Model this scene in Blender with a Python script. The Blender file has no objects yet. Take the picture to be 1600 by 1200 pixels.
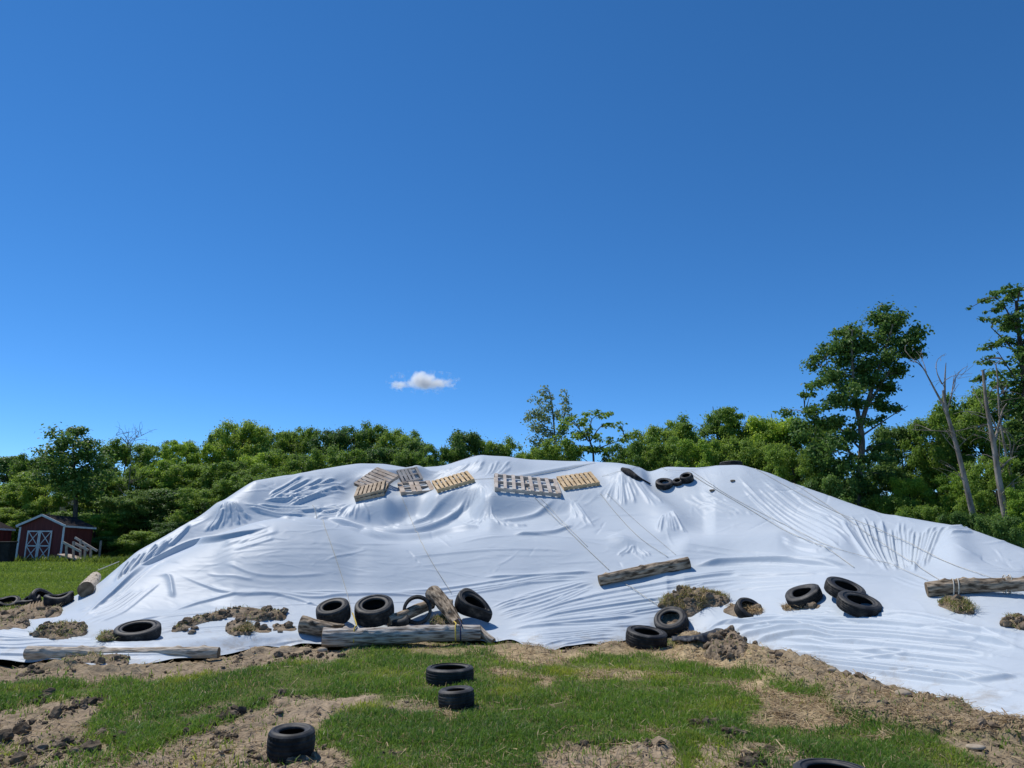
import bpy, bmesh, math, random
import numpy as np
from mathutils import Vector, Matrix

S = bpy.context.scene
COL = S.collection
R = math.radians
rng = np.random.default_rng(7)
random.seed(7)

# ------------------------------------------------------------------ camera, sky, sun, exposure
F = 1101.0                 # focal length in pixels of the 1600 wide photograph
PITCH = R(12.0)
HC = 2.0                   # eye height
cp, sp = math.cos(PITCH), math.sin(PITCH)
cam_d = bpy.data.cameras.new("camera")
cam_d.sensor_width = 36.0
cam_d.lens = 36.0 * F / 1600.0
cam_d.clip_end = 6000
cam = bpy.data.objects.new("camera", cam_d)
COL.objects.link(cam)
cam.location = (0, 0, HC)
cam.rotation_euler = (math.pi / 2 + PITCH, 0, 0)
S.camera = cam

SUN_AZ = R(-52)            # measured from the viewing direction, negative = left
SUN_EL = R(60)
w = bpy.data.worlds.new("World")
S.world = w
w.use_nodes = True
nt = w.node_tree
sky = nt.nodes.new("ShaderNodeTexSky")
sky.sky_type = 'NISHITA'
sky.sun_disc = False
sky.sun_elevation = SUN_EL
sky.sun_rotation = SUN_AZ
sky.altitude = 2500
sky.air_density = 0.78
sky.dust_density = 0.0
sky.ozone_density = 6.0
hsv = nt.nodes.new("ShaderNodeHueSaturation")
hsv.inputs['Saturation'].default_value = 1.19
hsv.inputs['Hue'].default_value = 0.498
nt.links.new(sky.outputs[0], hsv.inputs['Color'])
bgn = nt.nodes['Background']
nt.links.new(hsv.outputs[0], bgn.inputs[0])
bgn.inputs[1].default_value = 0.15
sun_d = bpy.data.lights.new("sun", 'SUN')
sun_d.energy = 3.8
sun_d.angle = R(0.55)
sun_d.color = (1.0, 0.955, 0.88)
sun = bpy.data.objects.new("sun", sun_d)
COL.objects.link(sun)
SUN = Vector((math.sin(SUN_AZ) * math.cos(SUN_EL), math.cos(SUN_AZ) * math.cos(SUN_EL), math.sin(SUN_EL)))
sun.rotation_euler = SUN.to_track_quat('Z', 'Y').to_euler()
S.view_settings.view_transform = 'Standard'
S.view_settings.look = 'None'
S.view_settings.exposure = 0.14
S.view_settings.gamma = 1.0
S.cycles.max_bounces = 8
S.cycles.transparent_max_bounces = 8
S.cycles.volume_bounces = 6

# ------------------------------------------------------------------ maths helpers
def ray(u, v):
    a = (np.asarray(u, float) - 800) / F
    s = (np.asarray(v, float) - 600) / F
    return a, cp + s * sp, sp - s * cp

def proj(x, y, z):
    dz = z - HC
    zc = y * cp + dz * sp
    zc = np.where(zc < 0.05, 0.05, zc)
    return 800 + F * x / zc, 600 + F * (y * sp - dz * cp) / zc

def at_y(u, v, y):
    a, f, d = ray(u, v)
    return Vector((a / f * y, y, HC + d / f * y))

def at_r(u, v, r):
    a, f, d = ray(u, v)
    l = math.hypot(a, f)
    return Vector((a / l * r, f / l * r, HC + d / l * r))

def _hash(ix, iy, seed):
    n = (ix.astype(np.int64) * 374761393 + iy.astype(np.int64) * 668265263 + seed * 974634777) & 0x7fffffff
    n = ((n ^ (n >> 13)) * 1274126177) & 0x7fffffff
    n = (n ^ (n >> 16)) & 0x7fffffff
    return n / float(0x7fffffff)

def vnoise(x, y, seed=0):
    x = np.asarray(x, float); y = np.asarray(y, float)
    ix = np.floor(x); iy = np.floor(y)
    fx = x - ix; fy = y - iy
    fx = fx * fx * (3 - 2 * fx); fy = fy * fy * (3 - 2 * fy)
    a = _hash(ix, iy, seed); b = _hash(ix + 1, iy, seed)
    c = _hash(ix, iy + 1, seed); d = _hash(ix + 1, iy + 1, seed)
    return (a * (1 - fx) + b * fx) * (1 - fy) + (c * (1 - fx) + d * fx) * fy * 1.0

def fbm(x, y, octv=4, seed=0, gain=0.5):
    t = 0; a = 1; n = 0
    for k in range(octv):
        t = t + a * (vnoise(x * 2 ** k + 17.3 * k, y * 2 ** k - 9.1 * k, seed + k) - 0.5)
        n += a; a *= gain
    return t / n * 2      # about -1..1

def smooth01(t):
    t = np.clip(t, 0, 1)
    return t * t * (3 - 2 * t)

def gauss1(a, sig, axis):
    if sig <= 0: return a
    k = int(sig * 3) + 1
    ker = np.exp(-0.5 * (np.arange(-k, k + 1) / sig) ** 2); ker /= ker.sum()
    p = [(0, 0)] * a.ndim; p[axis] = (k, k)
    b = np.pad(a, p, mode='edge')
    return np.apply_along_axis(lambda m: np.convolve(m, ker, 'valid'), axis, b)

def catmull(pts, step=2.0):
    p = np.array(pts, float)
    if len(p) == 2:
        n = max(2, int(np.linalg.norm(p[1] - p[0]) / step))
        t = np.linspace(0, 1, n + 1)[:, None]
        return p[0] * (1 - t) + p[1] * t
    q = np.vstack([2 * p[0] - p[1], p, 2 * p[-1] - p[-2]])
    out = []
    for i in range(1, len(q) - 2):
        n = max(2, int(np.linalg.norm(q[i + 1] - q[i]) / step))
        t = np.linspace(0, 1, n, endpoint=False)[:, None]
        a, b, c, d = q[i - 1], q[i], q[i + 1], q[i + 2]
        out.append(0.5 * ((2 * b) + (c - a) * t + (2 * a - 5 * b + 4 * c - d) * t ** 2 + (3 * b - a - 3 * c + d) * t ** 3))
    out.append(p[-1][None])
    return np.vstack(out)

# ------------------------------------------------------------------ object helpers
def tag(o, label=None, cat=None, group=None, kind=None):
    if label: o['label'] = label
    if cat: o['category'] = cat
    if group: o['group'] = group
    if kind: o['kind'] = kind
    return o

def empty(name, loc, label, cat, group=None, mat=None):
    o = bpy.data.objects.new(name, None)
    COL.objects.link(o)
    o.empty_display_size = 0.2
    if mat is not None: o.matrix_world = mat
    else: o.location = loc
    return tag(o, label, cat, group)

def mesh_np(name, verts, quads=None, tris=None, mat=None, smooth=True, cols=None):
    me = bpy.data.meshes.new(name)
    verts = np.asarray(verts, np.float32)
    me.vertices.add(len(verts))
    me.vertices.foreach_set('co', verts.ravel())
    loops = []; starts = []; tot = []; n = 0
    if quads is not None and len(quads):
        q = np.asarray(quads, np.int32); loops.append(q.ravel())
        starts.append(n + np.arange(len(q)) * 4); tot.append(np.full(len(q), 4)); n += q.size
    if tris is not None and len(tris):
        t = np.asarray(tris, np.int32); loops.append(t.ravel())
        starts.append(n + np.arange(len(t)) * 3); tot.append(np.full(len(t), 3)); n += t.size
    loops = np.concatenate(loops).astype(np.int32)
    starts = np.concatenate(starts).astype(np.int32)
    me.loops.add(len(loops)); me.loops.foreach_set('vertex_index', loops)
    me.polygons.add(len(starts)); me.polygons.foreach_set('loop_start', starts)
    me.polygons.foreach_set('use_smooth', np.full(len(starts), smooth, bool))
    if cols is not None:
        at = me.attributes.new('tint', 'FLOAT_COLOR', 'POINT')
        c = np.ones((len(verts), 4), np.float32); c[:, :3] = cols
        at.data.foreach_set('color', c.ravel())
    me.update(calc_edges=True)
    me.validate()
    if mat: me.materials.append(mat)
    return me

def link(name, me, parent=None, loc=None, mw=None):
    o = bpy.data.objects.new(name, me)
    COL.objects.link(o)
    if parent is not None: o.parent = parent
    if loc is not None: o.location = loc
    if mw is not None: o.matrix_local = mw
    return o

def grid_quads(nc, nr, wrap=False):
    c = np.arange(nc if wrap else nc - 1); r = np.arange(nr - 1)
    C, Q = np.meshgrid(c, r, indexing='ij')
    C2 = (C + 1) % nc
    return np.stack([C * nr + Q, C2 * nr + Q, C2 * nr + Q + 1, C * nr + Q + 1], -1).reshape(-1, 4)

def bm_mesh(name, bm, mat, smooth=False):
    bmesh.ops.recalc_face_normals(bm, faces=bm.faces)
    me = bpy.data.meshes.new(name); bm.to_mesh(me); bm.free()
    me.materials.append(mat)
    for p in me.polygons: p.use_smooth = smooth
    return me

def add_box(bm, c, size, rot=None, bevel=0.0):
    g = bmesh.ops.create_cube(bm, size=1.0)
    M = Matrix.Translation(c) @ (rot.to_4x4() if rot is not None else Matrix()) @ Matrix.Diagonal((*size, 1))
    bmesh.ops.transform(bm, matrix=M, verts=g['verts'])
    if bevel > 0:
        es = list({e for v in g['verts'] for e in v.link_edges})
        bmesh.ops.bevel(bm, geom=es, offset=bevel, segments=1, affect='EDGES')

def box_mesh(name, c, size, mat, rot=None, bevel=0.004):
    bm = bmesh.new(); add_box(bm, c, size, rot, bevel)
    return bm_mesh(name, bm, mat)

def bar_mesh(name, a, b, wid, thk, mat, up=Vector((0, 0, 1))):
    a = Vector(a); b = Vector(b); d = b - a
    x = d.normalized(); y = up.cross(x).normalized(); z = x.cross(y)
    rot = Matrix((x, y, z)).transposed()
    return box_mesh(name, (a + b) / 2, (d.length, wid, thk), mat, rot, 0.003)

def tube_np(pts, rad, seg=8, cap=True):
    p = np.array(pts, float); n = len(p)
    rad = np.broadcast_to(np.asarray(rad, float), (n,))
    t = np.gradient(p, axis=0); t /= np.linalg.norm(t, axis=1)[:, None] + 1e-9
    ref = np.array([0, 0, 1.0]) if abs(t[0][2]) < 0.9 else np.array([1.0, 0, 0])
    V = []
    nrm = np.cross(t[0], ref); nrm /= np.linalg.norm(nrm)
    ang = np.linspace(0, 2 * np.pi, seg, endpoint=False)
    for i in range(n):
        nrm = nrm - t[i] * nrm.dot(t[i]); nrm /= np.linalg.norm(nrm) + 1e-9
        b = np.cross(t[i], nrm)
        V.append(p[i] + rad[i] * (np.cos(ang)[:, None] * nrm + np.sin(ang)[:, None] * b))
    V = np.array(V)                        # n, seg, 3
    idx = np.arange(n * seg).reshape(n, seg)
    q = np.stack([idx[:-1], np.roll(idx, -1, 1)[:-1], np.roll(idx, -1, 1)[1:], idx[1:]], -1).reshape(-1, 4)
    V = V.reshape(-1, 3)
    tr = np.zeros((0, 3), int)
    if cap:
        V = np.vstack([V, p[0], p[-1]])
        a0 = idx[0]; a1 = idx[-1]
        tr = np.vstack([np.stack([np.roll(a0, -1), a0, np.full(seg, n * seg)], -1),
                        np.stack([a1, np.roll(a1, -1), np.full(seg, n * seg + 1)], -1)])
    return V, q, tr

def join_np(parts):
    V = []; Q = []; T = []; n = 0
    for v, q, t in parts:
        V.append(v)
        if len(q): Q.append(np.asarray(q) + n)
        if len(t): T.append(np.asarray(t) + n)
        n += len(v)
    return np.vstack(V), (np.vstack(Q) if Q else None), (np.vstack(T) if T else None)

# ------------------------------------------------------------------ materials
def new_mat(name):
    m = bpy.data.materials.new(name); m.use_nodes = True
    return m, m.node_tree, m.node_tree.nodes['Principled BSDF']

def noise_mat(name, c1, c2, scale=6, rough=0.8, bump=0.2, detail=6, bscale=None, spec=0.3, stretch=(1, 1, 1), c3=None, bdist=0.01, contrast=(0.35, 0.65)):
    m, t, b = new_mat(name)
    tc = t.nodes.new('ShaderNodeTexCoord'); mp = t.nodes.new('ShaderNodeMapping')
    mp.inputs['Scale'].default_value = stretch
    t.links.new(tc.outputs['Object'], mp.inputs[0])
    n = t.nodes.new('ShaderNodeTexNoise'); n.inputs['Scale'].default_value = scale; n.inputs['Detail'].default_value = detail
    t.links.new(mp.outputs[0], n.inputs['Vector'])
    r = t.nodes.new('ShaderNodeValToRGB')
    r.color_ramp.elements[0].position = contrast[0]; r.color_ramp.elements[0].color = (*c1, 1)
    r.color_ramp.elements[1].position = contrast[1]; r.color_ramp.elements[1].color = (*c2, 1)
    if c3:
        e = r.color_ramp.elements.new(min(0.98, contrast[1] + 0.15)); e.color = (*c3, 1)
    t.links.new(n.outputs[0], r.inputs[0]); t.links.new(r.outputs[0], b.inputs['Base Color'])
    b.inputs['Roughness'].default_value = rough
    b.inputs['Specular IOR Level'].default_value = spec
    if bump:
        n2 = t.nodes.new('ShaderNodeTexNoise'); n2.inputs['Scale'].default_value = bscale or scale * 4; n2.inputs['Detail'].default_value = 6
        t.links.new(mp.outputs[0], n2.inputs['Vector'])
        bp = t.nodes.new('ShaderNodeBump'); bp.inputs['Strength'].default_value = bump; bp.inputs['Distance'].default_value = bdist
        t.links.new(n2.outputs[0], bp.inputs['Height']); t.links.new(bp.outputs[0], b.inputs['Normal'])
    return m

def leaf_mat(name, cols, trans=0.48, rough=0.5, tint=None):
    m, t, b = new_mat(name)
    g = t.nodes.new('ShaderNodeNewGeometry')
    r = t.nodes.new('ShaderNodeValToRGB'); r.color_ramp.interpolation = 'LINEAR'
    r.color_ramp.elements[0].color = (*cols[0], 1); r.color_ramp.elements[1].color = (*cols[-1], 1)
    for i, c in enumerate(cols[1:-1]):
        e = r.color_ramp.elements.new((i + 1) / (len(cols) - 1)); e.color = (*c, 1)
    if tint:
        a = t.nodes.new('ShaderNodeAttribute'); a.attribute_name = 'tint'
        src = a.outputs['Color']
    else:
        t.links.new(g.outputs['Random Per Island'], r.inputs[0])
        oi = t.nodes.new('ShaderNodeObjectInfo')
        h = t.nodes.new('ShaderNodeHueSaturation')
        mr = t.nodes.new('ShaderNodeMapRange'); mr.inputs[3].default_value = 0.75; mr.inputs[4].default_value = 1.3
        t.links.new(oi.outputs['Random'], mr.inputs[0]); t.links.new(mr.outputs[0], h.inputs['Value'])
        mr2 = t.nodes.new('ShaderNodeMapRange'); mr2.inputs[3].default_value = 0.515; mr2.inputs[4].default_value = 0.485
        t.links.new(oi.outputs['Random'], mr2.inputs[0]); t.links.new(mr2.outputs[0], h.inputs['Hue'])
        t.links.new(r.outputs[0], h.inputs['Color'])
        src = h.outputs[0]
    t.links.new(src, b.inputs['Base Color'])
    b.inputs['Roughness'].default_value = rough; b.inputs['Specular IOR Level'].default_value = 0.25
    tr = t.nodes.new('ShaderNodeBsdfTranslucent')
    hs = t.nodes.new('ShaderNodeHueSaturation'); hs.inputs['Value'].default_value = 1.3; hs.inputs['Hue'].default_value = 0.487
    t.links.new(src, hs.inputs['Color']); t.links.new(hs.outputs[0], tr.inputs[0])
    mx = t.nodes.new('ShaderNodeMixShader'); mx.inputs[0].default_value = trans
    t.links.new(b.outputs[0], mx.inputs[1]); t.links.new(tr.outputs[0], mx.inputs[2])
    t.links.new(mx.outputs[0], t.nodes['Material Output'].inputs[0])
    return m

def sheet_material():
    m, t, b = new_mat('white_plastic_film')
    tc = t.nodes.new('ShaderNodeTexCoord')
    n0 = t.nodes.new('ShaderNodeTexNoise'); n0.inputs['Scale'].default_value = 0.7; n0.inputs['Detail'].default_value = 7
    t.links.new(tc.outputs['Object'], n0.inputs['Vector'])
    r = t.nodes.new('ShaderNodeValToRGB')
    r.color_ramp.elements[0].position = 0.3; r.color_ramp.elements[0].color = (0.475, 0.53, 0.58, 1)
    r.color_ramp.elements[1].position = 0.6; r.color_ramp.elements[1].color = (0.515, 0.565, 0.61, 1)
    t.links.new(n0.outputs[0], r.inputs[0])
    sx = t.nodes.new('ShaderNodeSeparateXYZ'); t.links.new(tc.outputs['Object'], sx.inputs[0])
    low = t.nodes.new('ShaderNodeMapRange'); low.inputs[1].default_value = .9; low.inputs[2].default_value = 0.0; low.inputs[3].default_value = 0; low.inputs[4].default_value = .34
    t.links.new(sx.outputs['Z'], low.inputs[0])
    nm = t.nodes.new('ShaderNodeTexNoise'); nm.inputs['Scale'].default_value = 2.6; nm.inputs['Detail'].default_value = 9; nm.inputs['Roughness'].default_value = .72
    t.links.new(tc.outputs['Object'], nm.inputs['Vector'])
    ad = t.nodes.new('ShaderNodeMath'); ad.operation = 'ADD'; t.links.new(nm.outputs[0], ad.inputs[0]); t.links.new(low.outputs[0], ad.inputs[1])
    th = t.nodes.new('ShaderNodeMapRange'); th.inputs[1].default_value = .78; th.inputs[2].default_value = .95; th.inputs[4].default_value = .55
    t.links.new(ad.outputs[0], th.inputs[0])
    mxc = t.nodes.new('ShaderNodeMix'); mxc.data_type = 'RGBA'
    t.links.new(th.outputs[0], mxc.inputs[0]); t.links.new(r.outputs[0], mxc.inputs[6]); mxc.inputs[7].default_value = (.30, .255, .20, 1)
    t.links.new(mxc.outputs[2], b.inputs['Base Color'])
    b.inputs['Roughness'].default_value = 0.46
    b.inputs['Specular IOR Level'].default_value = 0.15
    # fine crumple of the film
    mp = t.nodes.new('ShaderNodeMapping'); mp.inputs['Scale'].default_value = (1.0, 2.2, 1.6)
    t.links.new(tc.outputs['Object'], mp.inputs[0])
    n1 = t.nodes.new('ShaderNodeTexNoise'); n1.inputs['Scale'].default_value = 2.2; n1.inputs['Detail'].default_value = 8; n1.inputs['Distortion'].default_value = 1.2
    n1.noise_type = 'RIDGED_MULTIFRACTAL'
    t.links.new(mp.outputs[0], n1.inputs['Vector'])
    bp = t.nodes.new('ShaderNodeBump'); bp.inputs['Strength'].default_value = 0.34; bp.inputs['Distance'].default_value = 0.015
    t.links.new(n1.outputs[0], bp.inputs['Height']); t.links.new(bp.outputs[0], b.inputs['Normal'])
    return m

M = {}
M['sheet'] = sheet_material()
M['black_film'] = noise_mat('black_plastic_film', (0.012, 0.013, 0.016), (0.05, 0.055, 0.065), 5, 0.55, 0.1, spec=0.3)
M['tread'] = noise_mat('tread_rubber', (0.010, 0.010, 0.011), (0.034, 0.032, 0.030), 7, 0.8, 0.3, spec=0.25, c3=(0.11, 0.095, 0.08), contrast=(0.38, 0.58))
M['sidewall'] = noise_mat('sidewall_rubber', (0.016, 0.016, 0.018), (0.045, 0.044, 0.043), 6, 0.6, 0.2, spec=0.35, c3=(0.13, 0.115, 0.10), contrast=(0.38, 0.60))
M['liner'] = noise_mat('inner_rubber', (0.006, 0.006, 0.006), (0.014, 0.014, 0.014), 9, 0.7, 0.1, spec=0.25)
M['log_grey'] = noise_mat('weathered_log', (0.13, 0.105, 0.085), (0.50, 0.45, 0.39), 9, 0.85, 1.0, detail=10, contrast=(.36, .56), stretch=(0.35, 3, 3), c3=(0.58, 0.54, 0.48), bdist=0.03, spec=0.15, bscale=9)
M['log_brown'] = noise_mat('bark_log', (0.08, 0.06, 0.042), (0.38, 0.30, 0.215), 9, 0.9, 1.0, detail=10, contrast=(.38, .58), stretch=(0.6, 2.4, 2.4), c3=(0.48, 0.40, 0.31), bdist=0.03, spec=0.1, bscale=9)
M['log_pale'] = noise_mat('pale_log', (0.20, 0.15, 0.10), (0.58, 0.50, 0.40), 7, 0.85, 1.0, detail=10, contrast=(.32, .52), stretch=(0.5, 2.6, 2.6), c3=(0.22, 0.17, 0.12), bdist=0.03, spec=0.15, bscale=9)
M['endgrain'] = noise_mat('cut_log_end', (0.10, 0.075, 0.05), (0.27, 0.20, 0.13), 8, 0.9, 0.5, spec=0.1)
M['wood_grey'] = noise_mat('grey_pallet_wood', (0.32, 0.25, 0.195), (0.55, 0.46, 0.375), 4, 0.85, 0.3, stretch=(1, 1, 1), spec=0.15)
M['wood_mid'] = noise_mat('tan_pallet_wood', (0.33, 0.25, 0.17), (0.52, 0.41, 0.29), 4, 0.8, 0.3, spec=0.15)
M['wood_fresh'] = noise_mat('fresh_pallet_wood', (0.46, 0.32, 0.17), (0.66, 0.48, 0.28), 4, 0.75, 0.25, spec=0.2)
M['wood_pale'] = noise_mat('pale_pallet_wood', (0.42, 0.35, 0.29), (0.60, 0.53, 0.46), 4, 0.8, 0.3, spec=0.15)
M['rope'] = noise_mat('tan_rope', (0.46, 0.43, 0.36), (0.62, 0.59, 0.52), 30, 0.8, 0.3, spec=0.15)
M['rope_y'] = noise_mat('yellow_rope', (0.50, 0.36, 0.05), (0.66, 0.50, 0.10), 30, 0.7, 0.3)
M['rope_b'] = noise_mat('dark_blue_rope', (0.01, 0.015, 0.05), (0.02, 0.03, 0.09), 30, 0.6, 0.3)
M['soil'] = noise_mat('dug_soil', (0.14, 0.105, 0.072), (0.35, 0.275, 0.195), 5, 0.95, 1.0, detail=9, spec=0.05, c3=(0.30, 0.24, 0.17), bdist=0.04, bscale=22)
M['clod'] = noise_mat('soil_clod', (0.10, 0.075, 0.052), (0.29, 0.225, 0.16), 9, 0.95, 0.8, detail=8, spec=0.05, bdist=0.02)
M['damp_clod'] = noise_mat('damp_soil_clod', (0.05, 0.038, 0.027), (0.17, 0.135, 0.097), 9, 0.95, 0.8, detail=8, spec=0.05, bdist=0.02)
M['stone'] = noise_mat('field_stone', (0.30, 0.24, 0.17), (0.46, 0.38, 0.28), 8, 0.85, 0.4, spec=0.2)
M['bark'] = noise_mat('tree_bark', (0.045, 0.036, 0.028), (0.15, 0.125, 0.10), 5, 0.9, 0.8, stretch=(3, 3, 0.6), spec=0.1, bdist=0.03)
M['bark_pale'] = noise_mat('pale_bark', (0.10, 0.085, 0.07), (0.27, 0.24, 0.20), 4, 0.9, 0.6, stretch=(3, 3, 0.6), spec=0.1, bdist=0.03)
M['deadwood'] = noise_mat('dead_wood', (0.14, 0.11, 0.085), (0.36, 0.31, 0.26), 3, 0.85, 0.6, stretch=(2, 2, 0.5), spec=0.15, bdist=0.03)
M['red'] = noise_mat('barn_red_boards', (0.105, 0.020, 0.018), (0.17, 0.034, 0.030), 3, 0.65, 0.2, stretch=(4, 4, 0.3))
M['trim'] = noise_mat('white_trim', (0.56, 0.56, 0.56), (0.72, 0.72, 0.72), 5, 0.6, 0.1)
M['shingle'] = noise_mat('dark_shingles', (0.022, 0.018, 0.018), (0.05, 0.043, 0.042), 12, 1.0, 0.4, spec=0.02)
M['dark'] = noise_mat('shade_and_bin_black', (0.012, 0.011, 0.010), (0.03, 0.027, 0.024), 5, 0.8, 0.1)  # black of the bin; also paints the shade inside the doorway
G1 = [(0.114, 0.208, 0.031), (0.181, 0.296, 0.044), (0.247, 0.375, 0.056), (0.152, 0.256, 0.042)]
G2 = [(0.073, 0.152, 0.035), (0.114, 0.216, 0.044), (0.170, 0.276, 0.056), (0.099, 0.187, 0.042)]
G3 = [(0.155, 0.282, 0.035), (0.233, 0.386, 0.044), (0.325, 0.460, 0.053), (0.197, 0.337, 0.042)]
G4 = [(0.143, 0.208, 0.078), (0.201, 0.276, 0.111), (0.284, 0.354, 0.158), (0.170, 0.248, 0.095)]
M['leaf_mid'] = leaf_mat('broad_leaf', G1)
M['leaf_dark'] = leaf_mat('dark_leaf', G2, 0.42)
M['leaf_yellow'] = leaf_mat('yellow_green_leaf', G3, 0.5)
M['leaf_grey'] = leaf_mat('silvery_leaf', G4, 0.42)
M['grass'] = leaf_mat('grass_blade', G1, 0.45, 0.45, tint=True)
M['straw'] = leaf_mat('straw', G1, 0.15, 0.6, tint=True)

# ------------------------------------------------------------------ zones of the foreground, traced on the ground (0 = turf)
ZW, ZH, ZU, ZV = 1100, 400, -300, 800      # canvas cells of 2 px, starting at u=-300, v=800
zu, zv = np.meshgrid(ZU + 2.0 * np.arange(ZW), ZV + 1.0 * np.arange(ZH * 1) * 1.25, indexing='ij')
def inside(poly, U, V):
    p = np.array(poly, float); c = np.zeros(U.shape, bool); j = len(p) - 1
    for i in range(len(p)):
        if p[i, 1] != p[j, 1]:
            c ^= ((p[i, 1] > V) != (p[j, 1] > V)) & (U < (p[j, 0] - p[i, 0]) * (V - p[i, 1]) / (p[j, 1] - p[i, 1]) + p[i, 0])
        j = i
    return c
wu = zu + 26 * fbm(zu / 45, zv / 18, 3, 5) ; wv = zv + 9 * fbm(zu / 45, zv / 18, 3, 9)
Zdirt = np.zeros(zu.shape); Zstraw = np.zeros(zu.shape); Zclod = np.zeros(zu.shape)
def zone(arr, poly, val=1.0):
    arr[:] = np.maximum(arr, inside(poly, wu, wv) * val)
dirt_polys = [
    ([(-300, 1030), (0, 1030), (150, 1036), (340, 1024), (420, 1012), (545, 1012), (540, 1030), (420, 1036), (380, 1042), (250, 1058), (120, 1062), (0, 1062), (-300, 1066)], 1),
    ([(-300, 1110), (0, 1104), (50, 1098), (120, 1085), (165, 1086), (160, 1105), (110, 1132), (60, 1150), (-300, 1165)], 1),
    ([(-300, 1165), (40, 1128), (110, 1118), (150, 1128), (130, 1150), (165, 1155), (200, 1172), (190, 1300), (-300, 1300)], .85),
    ([(185, 1102), (215, 1104), (225, 1125), (190, 1128)], .8),
    ([(255, 1112), (350, 1092), (362, 1102), (300, 1118), (262, 1124)], .6),
    ([(190, 1300), (205, 1178), (300, 1142), (370, 1116), (430, 1086), (545, 1084), (600, 1088), (560, 1098), (520, 1112), (500, 1134), (495, 1165), (520, 1168), (560, 1192), (540, 1300)], 1),
    ([(590, 1095), (640, 1090), (690, 1092), (700, 1112), (640, 1116), (600, 1108)], .7),
    ([(575, 1122), (625, 1120), (630, 1132), (580, 1135)], .7),
    ([(620, 1185), (720, 1170), (780, 1180), (760, 1300), (600, 1300)], .5),
    ([(860, 1165), (930, 1162), (1030, 1168), (1062, 1182), (1080, 1300), (820, 1300), (840, 1190)], 1),
    ([(1065, 1130), (1110, 1125), (1118, 1142), (1075, 1145)], .9),
    ([(1120, 1142), (1160, 1145), (1150, 1160), (1125, 1158)], .6),
    ([(1090, 1168), (1160, 1162), (1250, 1165), (1262, 1190), (1320, 1300), (1080, 1300)], .9),
    ([(1460, 1150), (1540, 1160), (1610, 1168), (1900, 1200), (1900, 1300), (1580, 1300), (1545, 1190)], .9),
]
straw_polys = [
    ([(680, 1104), (730, 1100), (745, 1112), (730, 1128), (690, 1130), (668, 1122)], .8),
    ([(640, 1012), (760, 1010), (770, 1022), (690, 1028), (640, 1024)], .6),
    ([(770, 1010), (880, 1008), (970, 1008), (1060, 1008), (1120, 1020), (1200, 1036), (1195, 1048), (1090, 1040), (1010, 1022), (930, 1022), (900, 1034), (830, 1042), (770, 1030)], 1),
    ([(765, 1046), (830, 1050), (870, 1062), (855, 1070), (770, 1060)], .9),
    ([(900, 1052), (950, 1044), (1070, 1052), (1060, 1058), (960, 1060), (905, 1066)], .9),
    ([(1105, 1064), (1190, 1058), (1215, 1080), (1290, 1098), (1340, 1132), (1310, 1142), (1210, 1130), (1180, 1096), (1150, 1076)], 1),
    ([(1170, 1120), (1215, 1125), (1210, 1134), (1160, 1130)], .8),
    ([(1000, 1140), (1050, 1142), (1075, 1158), (1050, 1160)], .7),
    ([(850, 1080), (900, 1086), (895, 1096), (860, 1094)], .5),
    ([(1370, 1148), (1400, 1150), (1395, 1158), (1370, 1158)], .8),
]
berm_polys = [
    ([(1050, 1000), (1110, 985), (1170, 1008), (1300, 1046), (1420, 1080), (1500, 1100), (1600, 1138), (1900, 1215), (1900, 1240), (1600, 1168), (1500, 1152), (1420, 1142), (1330, 1122), (1260, 1080), (1190, 1060), (1130, 1036), (1060, 1020)], 1),
]
for p, v in dirt_polys: zone(Zdirt, p, v)
for p, v in straw_polys: zone(Zstraw, p, v)
Zberm = np.zeros(zu.shape)
for p, v in berm_polys: zone(Zberm, p, v)
def zs(a): return gauss1(gauss1(a, 3.0, 0), 1.8, 1)
Zdirt, Zstraw, Zberm = zs(Zdirt), zs(Zstraw), zs(Zberm)

def zsample(arr, x, y):
    u, v = proj(x, y, np.zeros_like(x))
    i = np.clip(((u - ZU) / 2).astype(int), 0, ZW - 1); j = np.clip(((v - ZV) / 1.25).astype(int), 0, ZH - 1)
    return np.where(y > 0.5, arr[i, j], 0)

# ------------------------------------------------------------------ guide curves of the covered heap (u, v, distance)
BE = [(-400, 1020), (-150, 1030), (0, 1034), (60, 1034), (110, 1036), (150, 1042), (200, 1040), (260, 1036), (340, 1024), (400, 1016), (505, 1012), (560, 1008), (600, 1004), (660, 1002),
      (740, 1008), (800, 1008), (850, 1018), (900, 1012), (970, 1008), (1050, 996), (1085, 1000), (1110, 1004), (1170, 1018), (1220, 1033), (1300, 1056), (1370, 1074), (1420, 1087), (1480, 1103), (1540, 1128), (1600, 1146), (1750, 1200), (1850, 1230), (2200, 1330)]
SK = [(-400, 985, 15.8), (-150, 985, 15.8), (0, 985, 15.8), (100, 975, 15.8), (200, 965, 15.7), (300, 955, 15.6), (400, 948, 15.4), (600, 940, 15.3), (800, 940, 15.4), (1000, 935, 15.4), (1150, 945, 14.9), (1300, 945, 13.7), (1450, 950, 13.2), (1600, 975, 12.8), (1850, 1030, 12.5), (2200, 1100, 12)]
LO = [(-400, 983, 16.4), (-150, 983, 16.4), (0, 978, 16.6), (100, 962, 16.8), (150, 938, 17.2), (200, 902, 17.6), (240, 880, 17.8), (300, 852, 18), (360, 827, 18), (430, 809, 18), (480, 807, 18), (540, 824, 17.8), (620, 848, 17.4), (680, 850, 17.4), (760, 834, 17.7), (850, 838, 17.7), (1000, 848, 17.5),
      (1150, 862, 17), (1300, 868, 16.2), (1400, 893, 15.6), (1440, 895, 15.5), (1500, 885, 15.3), (1600, 910, 14.8), (1850, 990, 14), (2200, 1060, 13.5)]
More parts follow.
